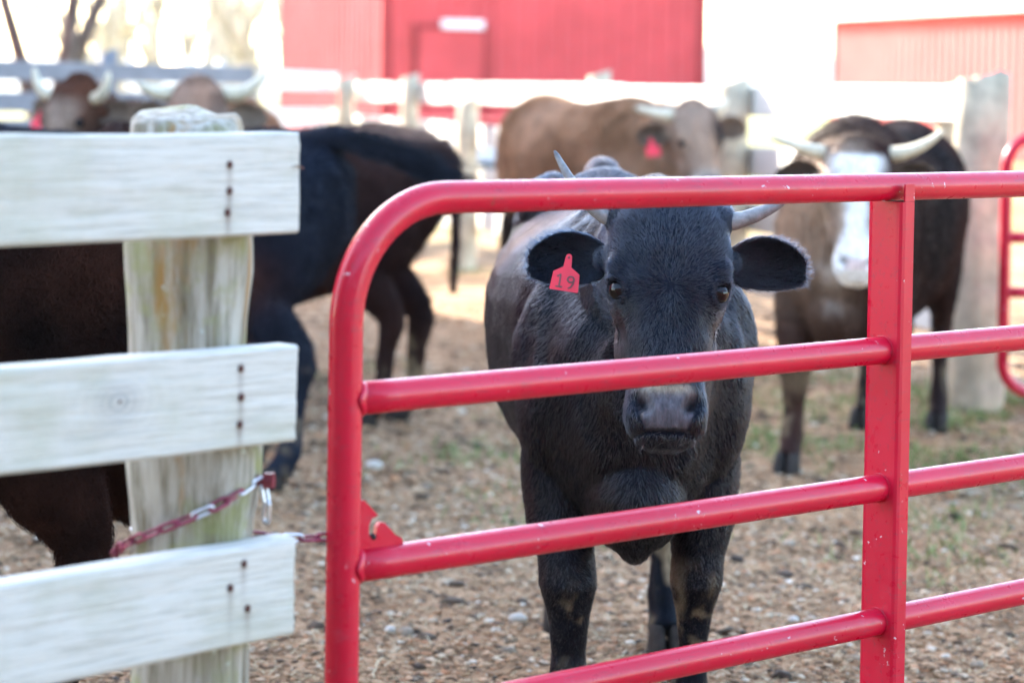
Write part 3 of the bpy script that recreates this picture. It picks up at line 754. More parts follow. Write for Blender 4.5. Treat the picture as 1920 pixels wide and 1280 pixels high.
# ------------------------------------------------------------------ cattle
def rot_axes(yaw, p, rl):
    """head axes in cow space: U to the viewer's right, Vd from poll to muzzle, W out of the face"""
    Rz = np.array(Matrix.Rotation(yaw, 3, 'Z'))
    U = np.array((1.0, 0, 0)); Vd = np.array((0, -math.sin(p), -math.cos(p))); W = np.array((0, -math.cos(p), math.sin(p)))
    c, s_ = math.cos(rl), math.sin(rl)
    U, Vd = U * c + Vd * s_, Vd * c - U * s_
    return Rz @ U, Rz @ Vd, Rz @ W
HEAD_RINGS = [  # v, half width, front, back
    (-.035, .060, -.050, -.130), (-.015, .095, -.020, -.165), (.03, .124, .000, -.205), (.09, .133, .012, -.235), (.15, .128, .014, -.250), (.195, .117, .008, -.250),
    (.24, .100, .002, -.228), (.29, .085, -.003, -.195), (.335, .0755, -.005, -.168), (.375, .076, -.003, -.150), (.41, .0815, -.003, -.138), (.437, .077, -.012, -.130), (.458, .060, -.034, -.122), (.474, .036, -.058, -.108)]
def head_ring(v, hw, fr, bk, n=28):
    a = np.arange(n) * 2 * math.pi / n; c, s_ = np.cos(a), np.sin(a)
    e = 2 / 2.7
    wc = fr - .42 * (fr - bk)
    uu = np.sign(c) * np.abs(c) ** e * hw
    ww = np.where(s_ > 0, np.abs(s_) ** e * (fr - wc), -np.abs(s_) ** .85 * (wc - bk))
    tap = np.clip((fr - (wc + ww)) / max(fr - bk, 1e-6), 0, 1)
    uu = uu * (1 - .42 * np.clip(tap - .45, 0, 1) / .55)
    return np.stack([uu, np.full(n, v), wc + ww], -1)

def coat_colors(kind, P, Hc, headw, low):
    """coat colour by vertex, with some sky sheen and sunlit tone painted in: P cow space, Hc head coords, headw head mask"""
    n = len(P); n1 = vnoise(P, 3.0, 21); n2 = vnoise(P, 9.0, 22); n3 = vnoise(P, 28.0, 23)
    def mixc(a, b, t): t = np.clip(t, 0, 1)[:, None]; return np.array(a) * (1 - t) + np.array(b) * t if not hasattr(a, 'shape') else a * (1 - t) + np.array(b) * t
    u, v, w = Hc.T
    if kind == 'black':
        C = mixc((.0034, .0050, .0092), (.011, .0062, .0048), -.2 + (n1 + .4 * n2) * .6 + .15 + (P[:, 1] > .25) * .25)  # blue sheen of the sky painted into the black
        C = mixc(C, (.0066, .0092, .0168), headw * .85)  # stronger sky-blue sheen painted over the head
        C = mixc(C, (.016, .009, .007), headw * np.clip((np.abs(u) - .075) / .03, 0, 1) * np.clip((v - .19) / .03, 0, 1) * .8)
    elif kind == 'curly':
        C = mixc((.009, .006, .005), (.052, .020, .012), .4 + n1 * .5 + n2 * .4)
    elif kind == 'blueblack':
        C = mixc((.013, .017, .028), (.026, .016, .014), n1 * .7)
        C = mixc(C, (.085, .028, .014), np.exp(-((P[:, 1] - 1.12) / .14) ** 2 - ((P[:, 2] - .74) / .11) ** 2) * .9)
    elif kind == 'darkbrown':
        C = mixc((.016, .009, .009), (.055, .023, .017), .4 + n1 * .6)
        C = mixc(C, (.24, .14, .10), np.clip((P[:, 2] - 1.165) / .06, 0, 1) * np.clip((P[:, 1] - .5) / .5, 0, 1) * (.8 + n2 * .4))  # sunlit pinkish back and rump painted into the coat
    elif kind == 'brownhorned':
        C = mixc((.022, .009, .0065), (.14, .052, .026), .25 + n1 * .7 + np.clip((P[:, 2] - 1.2) / .1, 0, 1) * .4)
        C = mixc(C, (.40, .29, .215), headw * np.clip((v - .05) / .06, 0, 1) * (.75 + n2 * .3) * np.exp(-(np.abs(u) / .1) ** 4))
    elif kind == 'fawn':
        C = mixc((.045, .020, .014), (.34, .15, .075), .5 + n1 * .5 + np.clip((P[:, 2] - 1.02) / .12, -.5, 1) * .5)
        C = mixc(C, (.40, .31, .245), headw * (.6 + n2 * .4))
        C = mixc(C, (.018, .013, .014), headw * (u > .04) * (v > .02) * np.exp(-(((u - .09) / .06) ** 2)) * .6)
    elif kind == 'tan':
        C = mixc((.28, .140, .070), (.47, .275, .165), .5 + n1 * .7 + n2 * .3)
        C = mixc(C, (.36, .25, .18), headw * .85)
        C = mixc(C, (.025, .017, .016), headw * np.exp(-(((u - .105) / .05) ** 2) - ((v - .15) / .12) ** 2) * 1.2)
        C = mixc(C, (.025, .017, .015), np.clip((.72 - P[:, 2]) / .12, 0, 1) * (1 - headw))
    elif kind == 'whiteface':
        C = mixc((.012, .007, .007), (.050, .019, .013), .35 + n1 * .6)
        C = mixc(C, (.45, .30, .20), np.exp(-((P[:, 1] + .14) / .26) ** 2 - ((P[:, 2] - .92) / .26) ** 2) * np.clip(.85 - P[:, 0] * 5 + n2 * .5, 0, 1))
        C = mixc(C, (.50, .36, .26), headw * (.55 + .4 * n2) * np.clip(.6 - u * 8, 0, 1))
        bl = np.exp(-(np.abs(u - .006 * n3) / (.042 + .05 * np.clip((v - .28) / .12, 0, 1) + .05 * np.clip((.17 - v) / .08, 0, 1))) ** 6) * np.clip((v - .02) / .02, 0, 1)
        C = mixc(C, (.82, .78, .72), headw * np.maximum(bl, np.clip((v - .33) / .04, 0, 1)))
    # muzzle pad, nostrils, mouth
    front = headw * (w > -.085)
    if kind != 'whiteface':
        pad = front * np.clip((v - .352) / .012, 0, 1) * np.clip((.446 - v) / .008, 0, 1) * np.clip((.058 - np.abs(u) - (v < .375) * (.375 - v) * .6 - (v > .40) * (v - .40) * .35) / .006, 0, 1)
        C = mixc(C, (.095, .090, .100), pad)
        if kind == 'black':
            mud = front * np.exp(-((v - .365) / .012) ** 2) * np.exp(-(u / .05) ** 4) * np.clip(.75 + .7 * n3, 0, 1)
            C = mixc(C, (.36, .29, .18), mud * .85)
            C = mixc(C, (.22, .16, .09), pad * np.clip(n3 * 1.5 - .35, 0, 1) * (np.abs(u) > .045))
        elif kind in ('brownhorned', 'fawn', 'tan'):
            C = mixc(C, (.40, .34, .28), front * np.clip((v - .30) / .03, 0, 1) * (1 - pad) * .8)
    else:
        pad = front * np.clip((v - .385) / .01, 0, 1) * np.clip((.436 - v) / .008, 0, 1) * np.clip((.045 - np.abs(u)) / .006, 0, 1)
        C = mixc(C, (.62, .47, .42), pad)
    for s_ in (-1, 1):
        C = mixc(C, (.006, .005, .006), front * np.exp(-((((u - s_ * .047) * .8 + (v - .398) * s_ * .6) / .010) ** 2 + (((v - .398) * .8 - (u - s_ * .047) * s_ * .6) / .016) ** 2) ** 1.5))
    # dried mud on knees and pasterns
    mud = np.clip((.44 - P[:, 2]) / .1, 0, 1) * np.clip(vnoise(P, 7, 31) * 1.4 + n3 * .9 - .28, 0, 1) * (1 - headw)
    if kind == 'black': mud = np.maximum(mud, np.exp(-((P[:, 2] - .27) / .075) ** 2) * np.clip(vnoise(P, 30, 51) * 1.3 + vnoise(P, 70, 52) * 1.2 - .25, 0, 1) * (1 - headw) * .8)
    if kind in ('whiteface', 'tan'): mud = np.maximum(mud, np.exp(-((P[:, 2] - .33) / .05) ** 2) * (P[:, 1] < .5) * .55)
    C = mixc(C, (.27, .20, .12), mud * .8)
    return np.clip(C, 0, 1), pad * 1.0

def strands(name, roots, dirs, norms, L, rad, lift, parent, mat, wob=.25, curl=0.0, col=(.008, .008, .010)):
    """hair as a Curves object: three or four points a strand"""
    n = len(roots); L = np.broadcast_to(L, (n,)) * (.6 + .8 * rng.random(n))
    t = dirs + rng.normal(size=(n, 3)) * wob
    t -= norms * np.sum(t * norms, 1, keepdims=True); t /= np.linalg.norm(t, axis=1, keepdims=True) + 1e-9
    lf = np.broadcast_to(lift, (n,)) * (.5 + rng.random(n))
    b = np.cross(t, norms) * (curl * rng.normal(size=n))[:, None]
    p0 = roots - norms * .001
    p1 = p0 + (t * .42 + norms * lf[:, None] + b) * L[:, None]
    p2 = p1 + (t * .58 + norms * (lf * .25)[:, None] - b * .9) * L[:, None]
    pts = np.stack([p0, p1, p2], 1).astype(np.float32)
    cv = bpy.data.hair_curves.new(name)
    cv.add_curves([3] * n)
    cv.attributes['position'].data.foreach_set('vector', pts.reshape(-1))
    ra = cv.attributes.get('radius') or cv.attributes.new('radius', 'FLOAT', 'POINT')
    ra.data.foreach_set('value', np.tile(np.array([1.0, .8, .15], np.float32) * rad, n))
    ca = cv.attributes.new('coat', 'FLOAT_COLOR', 'CURVE')
    ca.data.foreach_set('color', np.column_stack([np.broadcast_to(np.asarray(col, float), (n, 3)), np.ones(n)]).astype(np.float32).ravel())
    cv.materials.append(mat)
    o = bpy.data.objects.new(name, cv); COL.objects.link(o); o.parent = parent
    return o

def cow(label, pos, yaw, scale, kind, poll, hyaw, hp, hroll=0.0, voxel=.013, legs=None, horns=None, horn_r=.024, horn_cols=None, tagged=None, tail=None, hair=None, ear_droop=(.0, .0), group='cattle in the pen', hump=0.0, width=1.0, ridge=.30, low=0.0):
    root = empty('cow', (*pos, 0), yaw, scale)
    poll = np.array(poll, float); U, Vd, W = rot_axes(hyaw, hp, hroll)
    HM = np.stack([U, Vd, W], 0)                     # rows: head axes in cow space
    h2c = lambda q: poll + np.asarray(q, float) @ HM
    g = Geo()
    # trunk
    n = 32; a = np.arange(n) * 2 * math.pi / n; rings = []
    for y_, top, bot, hw in [(a0, a1 - low * (1.0 if a0 < 1.15 else .75), a2, a3) for a0, a1, a2, a3 in [(-.24, 1.00, .74, .085), (-.18, 1.08, .60, .14), (-.08, 1.17, .50, .195), (.06, 1.245 + hump, .455, .238), (.22, 1.255 + hump, .47, .258), (.42, 1.235, .475, .282), (.64, 1.215, .465, .308), (.86, 1.215, .485, .312),
                             (1.04, 1.235, .54, .285), (1.18, 1.255, .62, .262), (1.32, 1.24, .70, .232), (1.43, 1.20, .78, .175), (1.50, 1.11, .88, .09)]]:
        zc = bot + .55 * (top - bot); c, s_ = np.cos(a), np.sin(a); e = 2 / 2.25
        x_ = np.sign(c) * np.abs(c) ** e * hw * width * (1 - ridge * np.clip(s_, 0, 1) ** 3 - .10 * np.clip(-s_, 0, 1) ** 2)
        z_ = np.where(s_ > 0, np.abs(s_) ** e * (top - zc), -np.abs(s_) ** e * (zc - bot)) + zc
        rings.append(np.stack([x_, np.full(n, y_), z_], -1))
    g.loft(rings)
    # neck into the back of the head
    hb = h2c((0, .085, -.135)); nb = np.array((0, .02, .93)); md = (hb * .55 + nb * .45) + np.array((0, 0, .03))
    g.tube([(0, .20, .93), tuple(nb), tuple(md), tuple(hb), tuple(h2c((0, .10, -.09)))], [(.19, .28), (.175, .265), (.125, .19), (.108, .125), (.09, .09)], 20)
    g.tube([(0, -.02, .62), tuple((nb * .6 + hb * .4) - np.array((0, .02, .22))), tuple(h2c((0, .20, -.20)))], [(.085, .15), (.05, .09), (.05, .06)], 14)      # dewlap
    g.ell((0, -.06, .585), (.110, .17, .135))       # brisket
    g.ell((0, -.10, .535), (.050, .085, .10))
    lg = dict(fl=(0, 0), fr=(0, 0), hl=(0, 0), hr=(0, 0)); lg.update(legs or {})
    hoofs = []
    for key, sx in (('fl', -1), ('fr', 1)):
        ox, oy = lg[key]
        X = lambda b, f=1.0: sx * b + ox * f
        g.ell((sx * .145, .06, .82), (.105, .17, .25))
        g.tube([(X(.150, .1), .07, .80), (X(.158, .3), .085 + oy * .25, .63), (X(.156, .5), .060 + oy * .45, .50), (X(.150, .7), .035 + oy * .7, .43), (X(.148, .8), .022 + oy * .8, .37), (X(.147, .85), .033 + oy * .88, .305), (X(.147, .92), .042 + oy * .92, .22), (X(.148), .036 + oy, .125), (X(.150), .020 + oy, .085), (X(.152), -.005 + oy, .045)],
               [(.085, .12), (.082, .108), (.071, .088), (.055, .062), (.056, .060), (.039, .043), (.029, .034), (.038, .042), (.038, .042), (.044, .05)], 16)
        hoofs.append((X(.152), -.018 + oy))
    for key, sx in (('hl', -1), ('hr', 1)):
        ox, oy = lg[key]
        X = lambda b, f=1.0: sx * b + ox * f
        g.ell((sx * .135, 1.20, .90), (.125, .23, .30)); g.ell((sx * .165, 1.06, .70), (.085, .13, .14))
        g.ell((sx * .165, 1.10, 1.115), (.06, .07, .06)); g.ell((sx * .10, 1.43, 1.10), (.05, .06, .06))
        g.tube([(X(.150, .1), 1.18, .86), (X(.165, .3), 1.15 + oy * .2, .68), (X(.160, .6), 1.25 + oy * .5, .56), (X(.155, .8), 1.335 + oy * .8, .475), (X(.153, .85), 1.345 + oy * .85, .42), (X(.152, .9), 1.325 + oy * .9, .32), (X(.152, .95), 1.315 + oy * .95, .20), (X(.153), 1.305 + oy, .13), (X(.154), 1.285 + oy, .085), (X(.155), 1.26 + oy, .045)],
               [(.11, .17), (.095, .14), (.066, .095), (.046, .062), (.046, .056), (.035, .042), (.034, .040), (.042, .046), (.039, .042), (.045, .05)], 16)
        hoofs.append((X(.155), 1.245 + oy))
    # head
    hr = [h2c(head_ring(q[0], q[1] * (.955 if q[0] < .3 else 1.0), q[2], q[3])) for q in HEAD_RINGS]
    g.loft(hr)
    for s_ in (-1, 1):
        g.ell(h2c((s_ * .068, .255, -.135)), (.032, .085, .075), np.array(HM).T)         # cheek
        g.ell(h2c((s_ * .098, .128, -.028)), (.026, .034, .026), np.array(HM).T)         # brow
        g.ell(h2c((s_ * .096, .014, -.078)), (.034, .036, .036), np.array(HM).T)         # horn base
        g.ell(h2c((s_ * .112, .085, -.125)), (.036, .034, .034), np.array(HM).T)         # ear base
    g.ell(h2c((0, -.020, -.075)), (.075, .040, .055), np.array(HM).T)                    # poll
    g.ell((0, 1.36, 1.185), (.045, .11, .05))
    # tail
    tl = tail or [(0, 1.46, 1.17), (0, 1.535, 1.10), (0, 1.55, .95), (.01, 1.55, .75), (.02, 1.545, .55)]
    g.tube(tl, [.045, .036, .026, .021, .014], 10)
    base = g.mesh('body')
    tmp = bpy.data.objects.new('tmp', base); COL.objects.link(tmp)
    md_ = tmp.modifiers.new('r', 'REMESH'); md_.mode = 'VOXEL'; md_.voxel_size = voxel
    sm = tmp.modifiers.new('s', 'SMOOTH'); sm.factor = .5; sm.iterations = max(4, int(.05 / voxel))
    ev = tmp.evaluated_get(bpy.context.evaluated_depsgraph_get())
    me = bpy.data.meshes.new_from_object(ev)
    bpy.data.objects.remove(tmp)
    nv = len(me.vertices); P = np.empty(nv * 3, np.float32); me.vertices.foreach_get('co', P); P = P.reshape(-1, 3).astype(float)
    N = np.empty(nv * 3, np.float32); me.vertex_normals.foreach_get('vector', N); N = N.reshape(-1, 3).astype(float)
    def hcoords(P): return (P - poll) @ HM.T
    def hmask(Hc): return np.clip((Hc[:, 1] + .08) / .05, 0, 1) * np.clip((Hc[:, 2] + .27 + np.clip(Hc[:, 1] - .2, 0, 1) * .3) / .06, 0, 1) * (np.abs(Hc[:, 0]) < .17) * np.clip((.52 - Hc[:, 1]) / .02, 0, 1)
    Hc = hcoords(P); hw_ = hmask(Hc); front = hw_ * (Hc[:, 2] > -.10)
    # relief: eye sockets, nostrils, mouth, facial planes, muscles, folds
    u, v, w = Hc.T; D = np.zeros(nv)
    for s_ in (-1, 1):
        de = np.sqrt((u - s_ * .104) ** 2 + ((v - .171) * 1.15) ** 2 + ((w + .026) * .8) ** 2)
        D += hw_ * (-.010 * np.exp(-(de / .016) ** 4) + .0055 * np.exp(-((de - .026) / .007) ** 2))
        D += -.008 * front * np.exp(-((u - s_ * .080) / .022) ** 2 - ((v - .225) / .035) ** 2)
        D += -.006 * front * np.exp(-((u - s_ * .058) / .020) ** 2 - ((v - .31) / .04) ** 2)
        r2 = (((u - s_ * .047) * .8 + (v - .398) * s_ * .6) / .012) ** 2 + (((v - .398) * .8 - (u - s_ * .047) * s_ * .6) / .018) ** 2
        D += front * (-.017 * np.exp(-r2 ** 1.3) + .0028 * np.exp(-(np.sqrt(r2) - 1.8) ** 2 / .5))
        D += .005 * front * np.exp(-((u - s_ * .032) / .016) ** 2 - ((v - .10) / .07) ** 2)
        D += .010 * (1 - hw_) * np.exp(-((P[:, 1] - (.02 + (P[:, 2] - .8) * .28)) / .045) ** 2) * np.exp(-((P[:, 2] - .88) / .25) ** 2) * (np.sign(P[:, 0]) == s_) * np.clip((np.abs(P[:, 0]) - .12) / .06, 0, 1)
    D += -.0045 * hw_ * (w > -.14) * np.exp(-((v - (.449 + .10 * np.clip(np.abs(u) - .03, 0, 1))) / .0035) ** 2)
    D += -.006 * front * np.exp(-(u / .03) ** 2 - ((v - .12) / .05) ** 2)
    D += (1 - hw_) * (vnoise(P, 4.2, 3) * .007 + vnoise(P * [1, 1, .5], 11, 4) * .0035)
    fold = (1 - hw_) * np.clip((.30 - P[:, 1]) / .2, 0, 1) * np.clip((P[:, 2] - .55) / .1, 0, 1)
    D += fold * .006 * np.sin(P[:, 1] * 38 + P[:, 2] * 14 + vnoise(P, 5, 8) * 2.5)
    D += hw_ * vnoise(P, 30, 6) * .0010
    P = P + N * D[:, None]
    # ears: cupped leaves joined into the same mesh
    polys = np.empty(len(me.polygons) * 4, np.int32)
    loops = np.empty(len(me.loops), np.int32); me.loops.foreach_get('vertex_index', loops)
    lt = np.empty(len(me.polygons), np.int32); me.polygons.foreach_get('loop_total', lt)
    ls = np.empty(len(me.polygons), np.int32); me.polygons.foreach_get('loop_start', ls)
    q4 = ls[lt == 4]; quads = np.stack([loops[q4 + k] for k in range(4)], -1)
    q3 = ls[lt == 3]; tris = np.stack([loops[q3 + k] for k in range(3)], -1) if len(q3) else np.zeros((0, 3), int)
    T = np.concatenate([quads[:, [0, 1, 2]], quads[:, [0, 2, 3]], tris])
    Vs = [P]; Ts = [T]; off = nv; ear_m = [np.zeros(nv)]; ear_dir = [np.zeros((nv, 3))]
    ns_, nt_ = 18, 15
    for s_, dr in ((-1, ear_droop[0]), (1, ear_droop[1])):
        el = np.array((s_ * 1.0, dr, -.16)); el /= np.linalg.norm(el)
        en = np.array((s_ * .10, .05 - dr * .2, 1.0)); en -= el * (en @ el); en /= np.linalg.norm(en); ew = np.cross(en, el)
        if ew[1] > 0: ew = -ew
        S, Tt = np.meshgrid(np.linspace(0, 1, ns_), np.linspace(-1, 1, nt_), indexing='ij')
        bw = .013 + .042 * np.sin(math.pi * np.clip(S * .93 + .05, 0, 1) ** .95) ** .60; bw = np.where(S > .985, .014, bw)
        ctr = np.array((s_ * .120, .090, -.112))
        cup = -.030 * (1 - Tt ** 2) * np.sin(math.pi * (S * .8 + .12)) + .006 * S
        off_w = .010 * np.sin(S * 3)
        E0 = ctr + (S * .158)[..., None] * el + (Tt * bw + off_w)[..., None] * ew + cup[..., None] * en
        th = .0065 * (1 - .75 * np.abs(Tt) ** 3) * (1 - .5 * S)
        E1 = E0 - th[..., None] * en * 2
        for E_, fl in ((E0, 0), (E1, 1)):
            Vs.append(h2c(E_.reshape(-1, 3))); k = (np.arange(ns_ - 1)[:, None] * nt_ + np.arange(nt_ - 1)[None]).ravel() + off
            t_ = np.concatenate([np.stack([k, k + 1, k + nt_ + 1], -1), np.stack([k, k + nt_ + 1, k + nt_], -1)])
            Ts.append(t_[:, ::-1] if (fl ^ (s_ > 0)) else t_)
            ear_m.append(np.full(ns_ * nt_, 1.0 + fl)); ear_dir.append(np.tile((el * .8) @ HM, (ns_ * nt_, 1)) + (Tt.reshape(-1, 1) * .8) * (ew @ HM))
            off += ns_ * nt_
        # close the rim
        o0, o1 = off - 2 * ns_ * nt_, off - ns_ * nt_
        rim = [i * nt_ for i in range(ns_)] + [(ns_ - 1) * nt_ + j for j in range(1, nt_)] + [i * nt_ + nt_ - 1 for i in range(ns_ - 2, -1, -1)]
        rt_ = [(o0 + rim[i], o0 + rim[i + 1], o1 + rim[i + 1]) for i in range(len(rim) - 1)] + [(o0 + rim[i], o1 + rim[i + 1], o1 + rim[i]) for i in range(len(rim) - 1)]
        Ts.append(np.array(rt_))
    P = np.concatenate(Vs); T = np.concatenate(Ts); ear_m = np.concatenate(ear_m); ear_dir = np.concatenate(ear_dir)
    bpy.data.meshes.remove(me)
    bm_me = tri_mesh('body', P, T, True)
    Hc = hcoords(P); hw_ = np.where(ear_m > 0, 0, hmask(Hc))
    C, wet = coat_colors(kind, P, Hc, hw_, None)
    if kind in ('brownhorned', 'fawn', 'tan', 'whiteface'):
        C = np.where((ear_m > 0)[:, None], {'tan': (.20, .14, .10), 'fawn': (.30, .22, .16), 'brownhorned': (.26, .19, .14), 'whiteface': (.10, .075, .06)}[kind], C)
    at = bm_me.attributes.new('coat', 'FLOAT_COLOR', 'POINT'); at.data.foreach_set('color', np.column_stack([C, np.ones(len(C))]).astype(np.float32).ravel())
    at = bm_me.attributes.new('wet', 'FLOAT', 'POINT'); at.data.foreach_set('value', wet.astype(np.float32))
    body = link('body', bm_me, M['fur'], root)
    # hooves
    for hx, hy in hoofs:
        for s_ in (-1, 1):
            gg = Geo(); a_ = np.arange(14) * 2 * math.pi / 14; rr = []
            for z, k, sh in ((-.012, 1.08, -.012), (.012, 1.05, -.010), (.045, .92, .0), (.068, .78, .006)):
                rr.append(np.column_stack([hx + s_ * .024 + np.cos(a_) * .024 * k, hy + sh + np.sin(a_) * .052 * k, np.full(14, z)]))
            gg.loft(rr); link('hoof', gg.mesh('hoof'), M['hoof'], root)
    # eyes
    for s_ in (-1, 1):
        gg = Geo(); gg.ell((0, 0, 0), (.0205, .0205, .0205), None, 20, 14)
        link('eye', gg.mesh('eye'), M['eye'], root, h2c((s_ * .0965, .171, -.0295)))
    # horns
    for hi, path in enumerate(horns or []):
        pts = [Vector(p) for p in path]; dense = []; nn = 16
        for k in range(nn + 1):          # Catmull-Rom through the given points
            t = k / nn * (len(pts) - 1); i = min(int(t), len(pts) - 2); f = t - i
            p0, p1, p2, p3 = pts[max(i - 1, 0)], pts[i], pts[i + 1], pts[min(i + 2, len(pts) - 1)]
            q = .5 * ((2 * p1) + (p2 - p0) * f + (2 * p0 - 5 * p1 + 4 * p2 - p3) * f * f + (3 * p1 - p0 - 3 * p2 + p3) * f ** 3)
            dense.append(h2c(tuple(q)))
        r0 = horn_r
        rad = [r0 * (1 - .80 * (k / nn) ** 1.25) * (1 + .03 * math.sin(k * 2.1)) for k in range(nn + 1)]; rad[-1] = r0 * .10
        gg = Geo(); gg.tube(dense, rad, 14); hm = gg.mesh('horn')
        cc = horn_cols or ((.55, .50, .42), (.62, .58, .50), (.5, .46, .38))
        tq = np.repeat(np.arange(nn + 1) / nn, 14); tq = np.concatenate([tq, [0, 1]])
        Cq = np.stack([np.interp(tq, (0, .5, .86, 1), [cc[0][j], cc[1][j], cc[1][j], cc[2][j]]) for j in range(3)], -1)
        at = hm.attributes.new('coat', 'FLOAT_COLOR', 'POINT'); at.data.foreach_set('color', np.column_stack([Cq, np.ones(len(Cq))]).astype(np.float32).ravel())
        link('horn', hm, M['horn'], root)
    # ear tag
    if tagged:
        (tu, tv, tw), ts, trl, number = tagged
        tg = empty('ear_tag', h2c((tu, tv, tw)));  tg.parent = root
        Rm = Matrix((Vector(U), Vector(W) * -1, Vector(Vd) * -1)).transposed()     # x right, y away, z up
        tg.rotation_euler = (Rm @ Matrix.Rotation(trl, 3, 'Y')).to_euler(); tg.scale = (ts,) * 3
        out = [(-.0065, .0), (-.0050, .0060), (0, .0085), (.0050, .0060), (.0065, 0), (.0080, -.019), (.026, -.031), (.0265, -.036), (.0285, -.066), (.027, -.068), (-.027, -.068), (-.0285, -.066), (-.0265, -.036), (-.026, -.031), (-.0080, -.019)]
        k = len(out); V_ = [(x_, -.001, z_) for x_, z_ in out] + [(x_, .0012, z_) for x_, z_ in out]
        plate = link('plate', mesh_np('plate', V_, [tuple(range(k)), tuple(range(2 * k - 1, k - 1, -1))] + [(i, i + k, (i + 1) % k + k, (i + 1) % k) for i in range(k)], False), M['tag'], tg)
        gg = Geo(); gg.tube([(0, -.0028, .0005), (0, .006, .0005)], .0022, 10); link('stud', gg.mesh('stud'), M['tagnum'], tg)
        if number:
            # digits as raised strokes
            def stroke(pts_, w_=.0030):
                gg = Geo()
                for i in range(len(pts_) - 1):
                    (x0, z0), (x1, z1) = pts_[i], pts_[i + 1]; L_ = math.hypot(x1 - x0, z1 - z0); ang = math.atan2(z1 - z0, x1 - x0)
                    gg.box((-w_ * .4, -.0008 - .00003 * i, -w_ / 2), (L_ + w_ * .4, .0002, w_ / 2), Matrix.Translation((x0, -.0012, z0)) @ Matrix.Rotation(-ang, 4, 'Y'))
                return gg
            c9 = [(.0105 + .0062 * math.cos(t), -.0435 + .0058 * math.sin(t)) for t in np.linspace(-.2, 2 * math.pi - .2, 18)]
            link('digit_one', stroke([(-.0165, -.040), (-.0105, -.036), (-.0105, -.0605)]).mesh('digit', False), M['tagnum'], tg)
            link('digit_one_foot', stroke([(-.0160, -.0610), (-.0050, -.0610)]).mesh('digit', False), M['tagnum'], tg)
            link('digit_nine', stroke(c9).mesh('digit', False), M['tagnum'], tg)
            link('digit_nine_stem', stroke([(.0168, -.0440), (.0160, -.0520), (.0125, -.0585), (.0085, -.0615)]).mesh('digit', False), M['tagnum'], tg)
    # coat hair
    if hair:
        tri = P[T]; e1, e2 = tri[:, 1] - tri[:, 0], tri[:, 2] - tri[:, 0]; cr = np.cross(e1, e2); ar = np.linalg.norm(cr, axis=1) + 1e-12; fn = cr / ar[:, None]
        cen = tri.mean(1); Hcen = hcoords(cen); te = ear_m[T].max(1); th_ = np.where(te > 0, 0, hmask(Hcen))
        sg = np.sum(fn * W, 1); fl_ = ((te == 1) & (sg < 0)) | ((te == 2) & (sg > 0)); fn = np.where(fl_[:, None], -fn, fn)
        campos = (np.array((0, 0, EYE)) - np.array((*pos, 0))); cz, sz = math.cos(-yaw), math.sin(-yaw)
        campos = np.array((campos[0] * cz - campos[1] * sz, campos[0] * sz + campos[1] * cz, campos[2])) / scale
        facing = np.sum(fn * (campos - cen), 1) / np.linalg.norm(campos - cen, axis=1)
        ok = (facing > -.35) & hair['where'](cen)
        pad_t = wet[T].max(1)
        dens = np.where(te > 0, hair['d_ear'], np.where(th_ > .5, hair['d_head'], hair['d_body'])) * ok * (pad_t < .2)
        eye_d = np.minimum(*[np.linalg.norm(Hcen - np.array((s_ * .104, .171, -.026)), axis=1) for s_ in (-1, 1)])
        dens = dens * (eye_d > .022)
        pr = dens * ar * .5; cnt = int(min(pr.sum(), hair['max'])); pick = rng.choice(len(T), cnt, p=pr / pr.sum())
        r1, r2 = rng.random(cnt), rng.random(cnt); fl = r1 + r2 > 1; r1[fl], r2[fl] = 1 - r1[fl], 1 - r2[fl]
        roots = tri[pick, 0] + e1[pick] * r1[:, None] + e2[pick] * r2[:, None]; nr = fn[pick]
        Hp = Hcen[pick]; dv = Hp[:, :2] - np.array((0.002, .168))
        dl = np.linalg.norm(dv, axis=1)[:, None] + .004
        hf = (dv / dl) @ HM[:2]; dn = np.clip((Hp[:, 1] - .25) / .1, 0, 1)[:, None]; hf = hf * (1 - dn) + dn * (HM[1][None] - HM[2][None] * .2)
        sw = vnoise(roots, 16, 5)[:, None]
        bf = np.stack([.15 * vnoise(roots, 5, 41), .55 + .5 * vnoise(roots, 6, 42), -.8 + .3 * vnoise(roots, 6, 43)], -1)
        isear, ish = te[pick] > 0, th_[pick] > .5
        dr_ = np.where(isear[:, None], ear_dir[T[pick, 0]], np.where(ish[:, None], hf, bf))
        dr_ = dr_ + sw * .25 * np.cross(dr_, nr)
        inner = te[pick] == 1
        Lh = np.where(isear, np.where(inner, .022, .015), np.where(ish, hair['l_head'] * (1 + 1.2 * np.clip((.03 - Hp[:, 1]) / .05, 0, 1)), hair['l_body'] * np.clip((roots[:, 2] - .1) / .5, .45, 1)))
        lf = np.where(isear, .22, np.where(ish, .10, hair['lift']))
        strands('hair', roots, dr_, nr, Lh, hair['r'], lf, root, hair['mat'], hair.get('wob', .25), hair.get('curl', 0), C[T[pick, 0]])
    if tagged is not None and tagged[3]:
        # whiskers round the muzzle
        k = 20; rr_ = np.stack([rng.uniform(-.04, .04, k), rng.uniform(.442, .466, k), np.full(k, -.035)], -1)
        strands('whiskers', h2c(rr_), np.tile(HM[1] * .7 + HM[2] * .5, (k, 1)) + rng.normal(size=(k, 3)) * .5, np.tile(HM[2], (k, 1)), .034, .00028, .5, root, M['hair'], .3, 0.0, (.05, .04, .035))
    return tag(root, label, 'cow', group)

